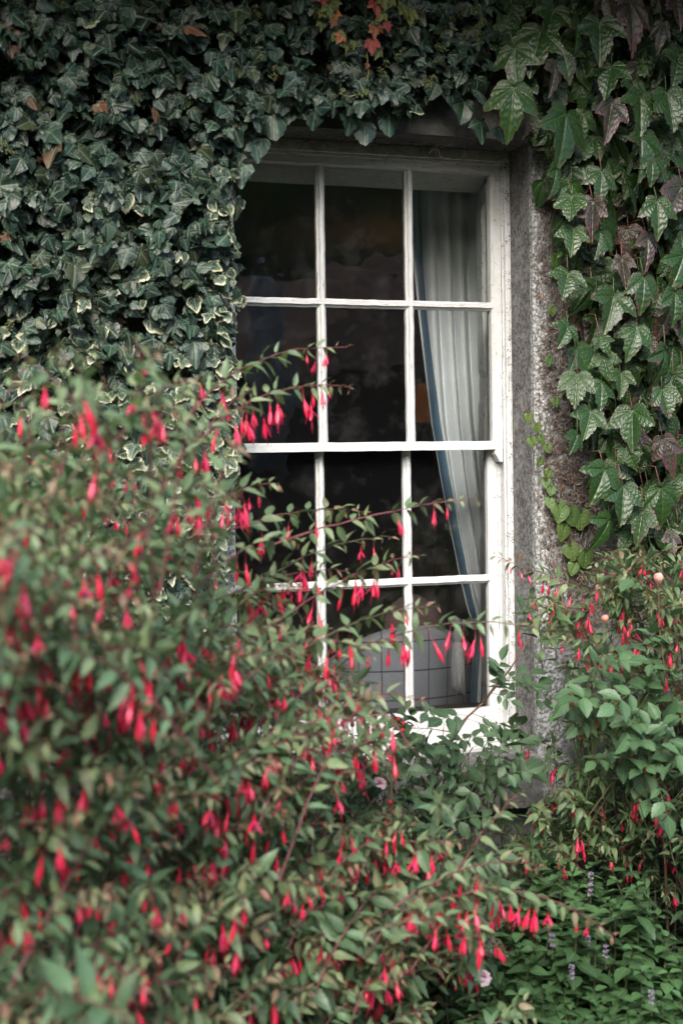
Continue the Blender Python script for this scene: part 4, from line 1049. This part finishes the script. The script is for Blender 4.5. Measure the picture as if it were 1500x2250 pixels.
# ------------------------------------------------------------------ roses
RG = (.048, .098, .046)
def rose_leaf(lv, st, p, d, up, L, col, r):
    d = unit(d); side = unit(np.cross(d, up)); e = p+d*L
    dr = np.array((0, 0, -.15*L))
    st.tube([p, p+d*L*.5, e+dr], .0008, 4, (.10, .14, .05, 0), False)
    for s, ps, sc in ((1, .45, .8), (-1, .45, .8), (1, .75, .95), (-1, .75, .95), (0, 1., 1.1)):
        b = p+d*L*ps+dr*ps*ps; dd = d*.45+side*s*.9 if s else d
        dd = dd+np.array((0, 0, -.2+r.gauss(0, .12)))
        bb = 1+r.uniform(-.2, .2); up2 = up+np.array([r.gauss(0, .25) for _ in range(3)])
        lv.append((r.randrange(3), b, dd, up2, L*.5*sc*r.uniform(.85, 1.1), (col[0]*bb, col[1]*bb, col[2]*bb, .15)))
def bloom(c, R_, col, col2, seed, n=16, closed=False, name='bloom', parent=None, upv=(0, -.5, .8)):
    r = random.Random(seed); mb = MB(); up = unit(upv); a = unit(np.cross(up, (0, 1, .3))); b = np.cross(up, a)
    for i in range(n):
        f = i/(n-1); q = i*2.4; rad = a*math.cos(q)+b*math.sin(q); tg = np.cross(up, rad)
        op = (.2+1.05*f) if not closed else .12+.1*f
        Lp = R_*(.55+.5*f) if not closed else R_*1.5; wd = R_*(.38+.32*f) if not closed else R_*.75
        vs = []; cs = []; nn = 5
        for k in range(nn+1):
            v = k/nn; an = op*(v**.8) + (.0 if closed else .45*f*v*v)
            rr_ = R_*.05+Lp*math.sin(min(an, 1.9))*v*.95 + (R_*.42*math.sin(math.pi*v)**1. if closed else 0); z = Lp*math.cos(min(an, 1.9))*v
            for u in (-1, -.5, 0, .5, 1):
                w_ = wd*math.sin(math.pi*(.15+.62*v))*u
                cv = (u*u)*(-.35*Lp*(1-f*.6))*.5+r.gauss(0, .05)*R_*v+.06*R_*v*math.sin(u*4+i)
                vs.append(np.asarray(c)+rad*(rr_+cv)+tg*w_*(.75 if closed else 1)+up*(z+r.gauss(0, .04)*R_*(v > .8)))
                m = min(1, v*.9*(.35+.65*f)+.15*r.random()); cs.append(tuple(col[j]*(1-m)+col2[j]*m for j in range(3))+(0,))
        mb.add(vs, [(k*5+j, k*5+j+1, (k+1)*5+j+1, (k+1)*5+j) for k in range(nn) for j in range(4)], cs)
    return mb.build(name, M['petal'], parent, smooth=True)
def sphere(mb, c, rx, rz, col, n=10):
    vs = []; m = 7
    for i in range(m+1):
        t = math.pi*i/m
        for k in range(n): q = 2*math.pi*k/n; vs.append((c[0]+rx*math.sin(t)*math.cos(q), c[1]+rx*math.sin(t)*math.sin(q), c[2]+rz*math.cos(t)))
    mb.add(vs, [(i*n+k, i*n+(k+1) % n, (i+1)*n+(k+1) % n, (i+1)*n+k) for i in range(m) for k in range(n)], col+(0,))
def rose(name_root, label, canes, seed, col, nper, extra_poly=None, nextra=0, lsize=(.07, .1), dep=(3.9, 4.2)):
    r = random.Random(seed); lv = []; st = MB()
    e = empty('rose_bush', name_root, label, 'rose bush')
    for pts, r0 in canes:
        P = [at(*p) for p in pts]; out = []
        for i in range(len(P)-1):
            for k in range(4):
                s = k/4; out.append(P[i]*(1-s)+P[i+1]*s)
        out.append(P[-1]); m = len(out)
        st.tube(out, [r0*(1-.6*i/(m-1)) for i in range(m)], 6, (.16, .08, .05, 0), False)
        for i in range(1, m):
            if r.random() < nper:
                tg = unit(out[i]-out[i-1]); q = r.uniform(0, 6.28); a = unit(np.cross(tg, (.1, .2, 1))); b = np.cross(a, tg)
                d = a*math.cos(q)+b*math.sin(q)*.7+tg*.5+np.array((0, -.2, .1)); rose_leaf(lv, st, out[i], d, np.array((0, -.45, 1.))+np.array([r.gauss(0, .25) for _ in range(3)]), r.uniform(*lsize), col, r)
    k = 0
    while k < nextra:
        xs_, ys_ = [p[0] for p in extra_poly], [p[1] for p in extra_poly]
        px, py = r.uniform(min(xs_), max(xs_)), r.uniform(min(ys_), max(ys_))
        if not in_poly(px, py, extra_poly): continue
        q = r.uniform(0, 6.28); p = at(px, py, r.uniform(*dep))
        rose_leaf(lv, st, p, np.array((math.cos(q), -.4, math.sin(q)*.5-.05)), np.array((0, -.5, 1.))+np.array([r.gauss(0, .3) for _ in range(3)]), r.uniform(*lsize), col, r)
        A = p; st.tube([A, A+np.array((r.gauss(0, .03), .05, -.08)), A+np.array((r.gauss(0, .05), .08, -.2))], .0016, 5, (.1, .1, .05, 0), False); k += 1
    leaves('leaves', ROS, lv, M['rleaf'], e)
    return e, st
canes = [([(930, 2050, 3.9), (930, 1850, 3.9), (960, 1700, 3.95), (1010, 1590, 4.0), (1060, 1545, 4.05), (1120, 1470, 4.05), (1165, 1400, 4.05)], .005),
         ([(960, 1700, 3.95), (900, 1640, 3.95), (870, 1590, 3.95)], .0028), ([(1060, 1545, 4.05), (1090, 1500, 4.0), (1130, 1530, 4.0), (1170, 1560, 4.0)], .002),
         ([(1000, 1610, 4.0), (940, 1600, 4.0), (900, 1600, 4.0)], .002), ([(930, 1850, 3.9), (1020, 1740, 3.95), (1080, 1670, 4.0), (1150, 1620, 4.0)], .003), ([(850, 1900, 3.8), (860, 1720, 3.8), (790, 1640, 3.85), (760, 1595, 3.85)], .003),
         ([(960, 1700, 3.95), (968, 1660, 3.9), (975, 1590, 3.9)], .0025)]
RPOLY = [(800, 1660), (900, 1620), (960, 1590), (1040, 1560), (1080, 1600), (1120, 1650), (1110, 1720), (1060, 1760), (1000, 1790), (1030, 1860), (1080, 1950), (900, 2000), (780, 1900), (760, 1740)]
rb, st = rose(np.array((.35, -.55, GZ)), 'rose bush with pale pink blooms and red hips climbing under the window sill', canes, 3, RG, .34, RPOLY, 125, (.075, .115), (3.75, 4.05))
root3 = np.array((.35, -.55, GZ)); st.tube([root3, at(930, 2050, 3.9)], [.009, .006], 7, (.14, .09, .06, 0), False)
st.tube([root3, at(850, 1900, 3.8)], [.007, .004], 7, (.14, .09, .06, 0), False)
st.build('canes', M['stem'], rb, smooth=True)
PK, PW = (.50, .20, .27), (.72, .50, .55)
bloom(at(832, 1722, 3.75), .021, PK, PW, 1, parent=rb); bloom(at(1035, 1748, 3.95), .036, (.50, .38, .40), (.58, .48, .50), 2, 22, parent=rb, upv=(.2, -.3, .5)); bloom(at(812, 1690, 3.85), .014, PK, PW, 6, parent=rb)
bloom(at(1058, 2148, 3.45), .023, PK, (.85, .72, .76), 3, 20, parent=rb)
tag(bloom(at(1025, 1712, 4.0), .026, (.30, .10, .06), (.36, .16, .10), 4, 14, parent=rb), 'withered brown rose bloom')
for px, py, d in ((760, 1578, 3.85), (752, 1590, 3.85), (774, 1592, 3.85), (875, 1580, 3.9), (886, 1590, 3.9), (884, 1605, 3.9), (863, 1784, 3.7), (857, 1763, 3.7), (756, 1581, 3.85)):
    m = MB(); c = at(px, py, d); sphere(m, c, .0062, .0075, (.50, .03, .03)); m.tube([c, c+np.array((.004, .01, -.03))], .0009, 4, (.15, .08, .05, 0), False); m.build('hip', M['petal'], rb, smooth=True)
canes = [([(1460, 1900, 4.0), (1440, 1650, 3.95), (1460, 1480, 3.85), (1447, 1380, 3.85), (1446, 1285, 3.85)], .0032), ([(1400, 1850, 4.0), (1380, 1600, 3.95), (1335, 1480, 3.85), (1330, 1375, 3.85)], .0026), ([(1440, 1650, 3.8), (1360, 1560, 3.8), (1290, 1520, 3.85)], .003), ([(1500, 1800, 4.0), (1500, 1560, 3.9), (1480, 1440, 3.8)], .003)]
rb2, st = rose(np.array((1.3, -.40, GZ)), 'rose bush with two peach rosebuds and broad leaves at the right edge', canes, 8, (.070, .145, .066), .22, [(1260, 1480), (1340, 1450), (1500, 1400), (1560, 1500), (1560, 1720), (1400, 1700), (1290, 1640)], 45, (.10, .135), (3.75, 3.95))
st.tube([np.array((1.3, -.40, GZ)), at(1460, 1900, 4.0)], [.008, .004], 7, (.14, .09, .06, 0), False)
st.build('canes', M['stem'], rb2, smooth=True)
bloom(at(1446, 1282, 3.85), .019, (.72, .36, .28), (.78, .52, .46), 5, 9, True, 'bud', rb2, (0, -.05, 1)); bloom(at(1329, 1368, 3.85), .014, (.72, .28, .20), (.76, .40, .32), 6, 9, True, 'bud', rb2, (-.1, -.05, 1))

# ------------------------------------------------------------------ mint and the dark underplanting at the lower right
r = random.Random(17)
mint = empty('mint_clump', (1.0, -1.0, GZ), 'bright green mint with pale lilac flower spikes in the lower right corner', 'mint')
lv = []; st = MB(); MG = (.045, .098, .037)
MP = [(1000, 2080), (1100, 1960), (1170, 1870), (1240, 1850), (1330, 1880), (1400, 1930), (1460, 2010), (1520, 2030), (1760, 2050), (1760, 2500), (950, 2500), (1010, 2240)]
n = 0; spk = []
while n < 420:
    px, py = r.uniform(950, 1760), r.uniform(1840, 2500)
    if not in_poly(px, py, MP): continue
    dd = 4.05-(py-1850)/650*.75+r.gauss(0, .07); T = at(px, py, dd)
    hgt = r.uniform(.16, .30); lean = np.array((r.gauss(0, .05), r.gauss(-.03, .05), 0)); B = T-np.array((0, 0, hgt))-lean
    m = int(hgt/.028); pts = [B+(T-B)*i/m+np.array((0, 0, 0)) for i in range(m+1)]
    st.tube(pts, [.0018-.001*i/m for i in range(m+1)], 5, (.09, .10, .04, 0), False)
    bt = 1+r.uniform(-.25, .25); ph = r.uniform(0, 3)
    for i in range(m+1):
        t = i/m; ph += math.pi/2
        for j in (0, 1):
            q = ph+math.pi*j+r.gauss(0, .2); rad = np.array((math.cos(q), math.sin(q), 0))
            sz = .062*(1-.5*max(0, (t-.6)/.4))*r.uniform(.8, 1.15); el = .1+.9*max(0, t-.55)
            c = np.array(MG)*bt*(1+.35*t*t)*r.uniform(.85, 1.15)
            lv.append((r.randrange(3), pts[i]+rad*.002, rad+np.array((0, 0, el-.25+r.gauss(0, .15))), np.array((0, 0, 1.))-rad*.3+np.array([r.gauss(0, .2) for _ in range(3)]), sz, (c[0], c[1], c[2], 0)))
    if r.random() < 0: spk.append(T)
    n += 1
leaves('leaves', MNT, lv, M['rleaf'], mint); st.build('stems', M['stem'], mint, smooth=True)
for (px, py, d) in [(1297, 1920, 3.85), (1296, 1945, 3.85), (1212, 2055, 3.6), (1290, 2060, 3.7), (1330, 2080, 3.6), (1430, 2180, 3.5), (1255, 2125, 3.6), (1075, 2070, 3.6)]:
    spk.append(at(px, py, d))
for T in spk:
    m = MB()
    for k in range(3):
        zc = -.013*k
        for j in range(16):
            q = r.uniform(0, 6.28); c = T+np.array((.006*math.cos(q), .006*math.sin(q), zc+r.uniform(-.003, .003)))
            s = .0022; vs = [c+np.array((s*math.cos(a_), s*math.sin(a_), r.gauss(0, .001))) for a_ in (0, 1.57, 3.14, 4.71)]+[c+np.array((0, 0, .003))]
            m.add(vs, [(0, 1, 4), (1, 2, 4), (2, 3, 4), (3, 0, 4)], (.25, .22, .33, 0) if r.random() < .6 else (.12, .09, .14, 0))
    m.tube([T+np.array((0, 0, -.06)), T+np.array((0, 0, .006))], .001, 4, (.1, .1, .06, 0), False); m.build('flower_spike', M['petal'], mint)

# dark leafy shrub filling the bed under the window
r = random.Random(29)
sh = empty('underplanting_shrub', (.9, -.55, GZ), 'dark leafy shrub in the shaded bed below the stone sill', 'shrub')
lv = []; st = MB()
for k in range(760):
    x = r.uniform(-1.3, 2.4); y = r.uniform(-.9, -.28); top = .62-.25*r.random() if x < .95 else 1.0-.4*r.random()
    if x < .15: top = r.uniform(.6, 1.3)
    B = np.array((x, y, GZ)); T = np.array((x+r.gauss(0, .1), y+r.gauss(-.05, .06), top)); m = 12
    st.tube([B, (B+T)/2+np.array((r.gauss(0, .03), r.gauss(0, .03), 0)), T], .0013, 4, (.04, .045, .025, 0), False); ph = 0
    for i in range(1, m+1):
        p = B+(T-B)*i/m; ph += 1.57
        for j in (0, 1):
            q = ph+math.pi*j+r.gauss(0, .25); rad = np.array((math.cos(q), math.sin(q), 0)); bb = r.uniform(.7, 1.2)
            lv.append((r.randrange(4), p, rad+np.array((0, 0, r.gauss(.05, .2))), np.array((0, -.1, 1.))-rad*.2, r.uniform(.04, .065), (.038*bb, .075*bb, .036*bb, .05)))
leaves('leaves', FUC, lv, M['rleaf'], sh); st.build('stems', M['stem'], sh)

# fallen leaves on the sill and caught on the render
dl = [(1175, 1642, 'on_sill', 'curled brown leaf lying on the right end of the stone sill'), (1150, 1652, 'on_sill', 'pale dry leaf on the stone sill below the frame corner'),
      (1141, 1100, 'wall', 'small rust coloured leaf caught on the grey reveal beside the sash horn'), (1141, 1215, 'wall', 'rust coloured leaf stuck low on the grey reveal'), (1238, 1066, 'wall', 'crumpled orange leaf caught in the clinging roots beside the vine'), (1188, 645, 'wall', 'orange leaf fragment on the limewashed edge high beside the vine')]
r = random.Random(2)
for px, py, wh, lab in dl:
    p = on_y(px, py, WF-.01) if px > 1180 else on_y(px, py, -.08)
    if px <= 1180 and wh == 'wall': p[0] = OX1-.004
    if wh == 'on_sill': p = on_y(px, py, -.15); p[2] = .853
    d = (r.gauss(0, 1), -.2, r.gauss(0, 1)) if wh == 'wall' else (r.gauss(0, 1), r.gauss(0, 1), .1)
    nr = ((-1, -.3, .1) if px <= 1180 else (0, -1, .2)) if wh == 'wall' else (.1, -.2, 1)
    o = leaves('dry_leaf', FUC, [(3, p, d, nr, .022 if wh == 'wall' else .04, (.32, .12, .05, .3))], M['fleaf'])
    tag(o, lab, 'dry leaf', 'dry leaves caught round the window')

# ------------------------------------------------------------------ the garden behind the camera: it shows in the panes
def mirror(px, py, D):
    p = at(px, py, D); return np.array((p[0], -p[1]+.04, p[2]))
r = random.Random(41)
hg = empty('added_hedge', (3., -17., GZ), 'tall dark hedge added across the garden to keep sky out of the panes', 'hedge')  # unseen hedge, added to block the sky so the glass reflects dark
lv = []
mb = MB(); nx_, nz_ = 90, 26; vs = []
for j in range(nz_+1):
    for i in range(nx_+1):
        x = -24+48*i/nx_; z = GZ+7.5*j/nz_; vs.append((x, -17+.8*mnoise.noise(Vector((x*.5, z*.6, 3)))+.5*mnoise.noise(Vector((x*1.9, z*1.9, 7)))-.6*(j/nz_)**4, z+(.6*mnoise.noise(Vector((x*.7, 1, 1))) if j == nz_ else 0)))
mb.add(vs, [(j*(nx_+1)+i, j*(nx_+1)+i+1, (j+1)*(nx_+1)+i+1, (j+1)*(nx_+1)+i) for j in range(nz_) for i in range(nx_)], (.02, .035, .018, 0))
mb.build('body', M['hedge'], hg, smooth=True)
for k in range(9000):
    x = r.uniform(-12, 20); z = r.uniform(GZ, 7.3)
    y = -17+.8*mnoise.noise(Vector((x*.5, z*.6, 3)))+.5*mnoise.noise(Vector((x*1.9, z*1.9, 7)))+r.uniform(0, .25)
    bb = r.uniform(.6, 1.5)
    lv.append((r.randrange(4), (x, y, z), (r.gauss(0, .6), .4, r.gauss(.2, .6)), (r.gauss(0, .5), 1, r.gauss(.4, .4)), r.uniform(.12, .28), (.030*bb, .060*bb, .028*bb, 0)))
leaves('leaves', FUC, lv, M['hedge'], hg)
# outbuilding with a brown roof
s0, s1, s2 = mirror(480, 625, 15.), mirror(905, 540, 15.5), mirror(980, 700, 13.5)
ob = empty('garden_shed', ((s0[0]+s1[0])/2, s0[1], GZ), 'low boarded garden building with a brown tiled roof, mirrored in the window panes', 'shed')
xa, xb = min(s0[0], s1[0])-.5, max(s0[0], s1[0])+1.5; ya = (s0[1]+s1[1])/2
zr = max(s0[2], s1[2])
mb = MB(); mb.box(xa, xb, ya-2, ya+1.2, GZ, zr-1.35); mb.build('wall', M['boards'], ob)
mb = MB(); mb.add([(xa-.3, ya+1.5, zr-1.5), (xb+.3, ya+1.5, zr-1.5), (xb+.3, ya-.4, zr+.1), (xa-.3, ya-.4, zr-.45), (xb+.3, ya-2.3, zr-1.5), (xa-.3, ya-2.3, zr-1.5)], [(0, 1, 2, 3), (3, 2, 4, 5), (0, 3, 5), (1, 4, 2)])
mb.build('roof', M['roof'], ob)
pt = mirror(563, 588, 9.2)
pa = empty('parasol', (pt[0], pt[1], GZ), 'closed pale garden parasol, seen as a reflection in the upper left pane', 'parasol')
mb = MB(); mb.tube([(pt[0], pt[1], GZ), (pt[0], pt[1], pt[2]+.03)], .024, 10); mb.build('pole', M['wood'], pa)
vs = []; nn = 32; pf = [(.02, .0), (.05, -.03), (.065, -.15), (.085, -.5), (.11, -.9), (.13, -1.3), (.11, -1.34)]
for rr0, z in pf:
    for k in range(nn): q = 2*math.pi*k/nn; rr1 = rr0*(1+.22*math.cos(8*q)); vs.append((pt[0]+rr1*math.cos(q), pt[1]+rr1*math.sin(q), pt[2]+z))
mb = MB(); mb.add(vs, [(i*nn+k, i*nn+(k+1) % nn, (i+1)*nn+(k+1) % nn, (i+1)*nn+k) for i in range(len(pf)-1) for k in range(nn)]+[tuple(range(nn))]); mb.build('canopy', M['canvas'], pa, smooth=True)
mb = MB(); mb.lathe([(.28, 0), (.28, .06), (.05, .09), (.04, .3)], (pt[0], pt[1], GZ)); mb.build('base', M['slate'], pa)
print('leaf objects', len(bpy.data.objects))
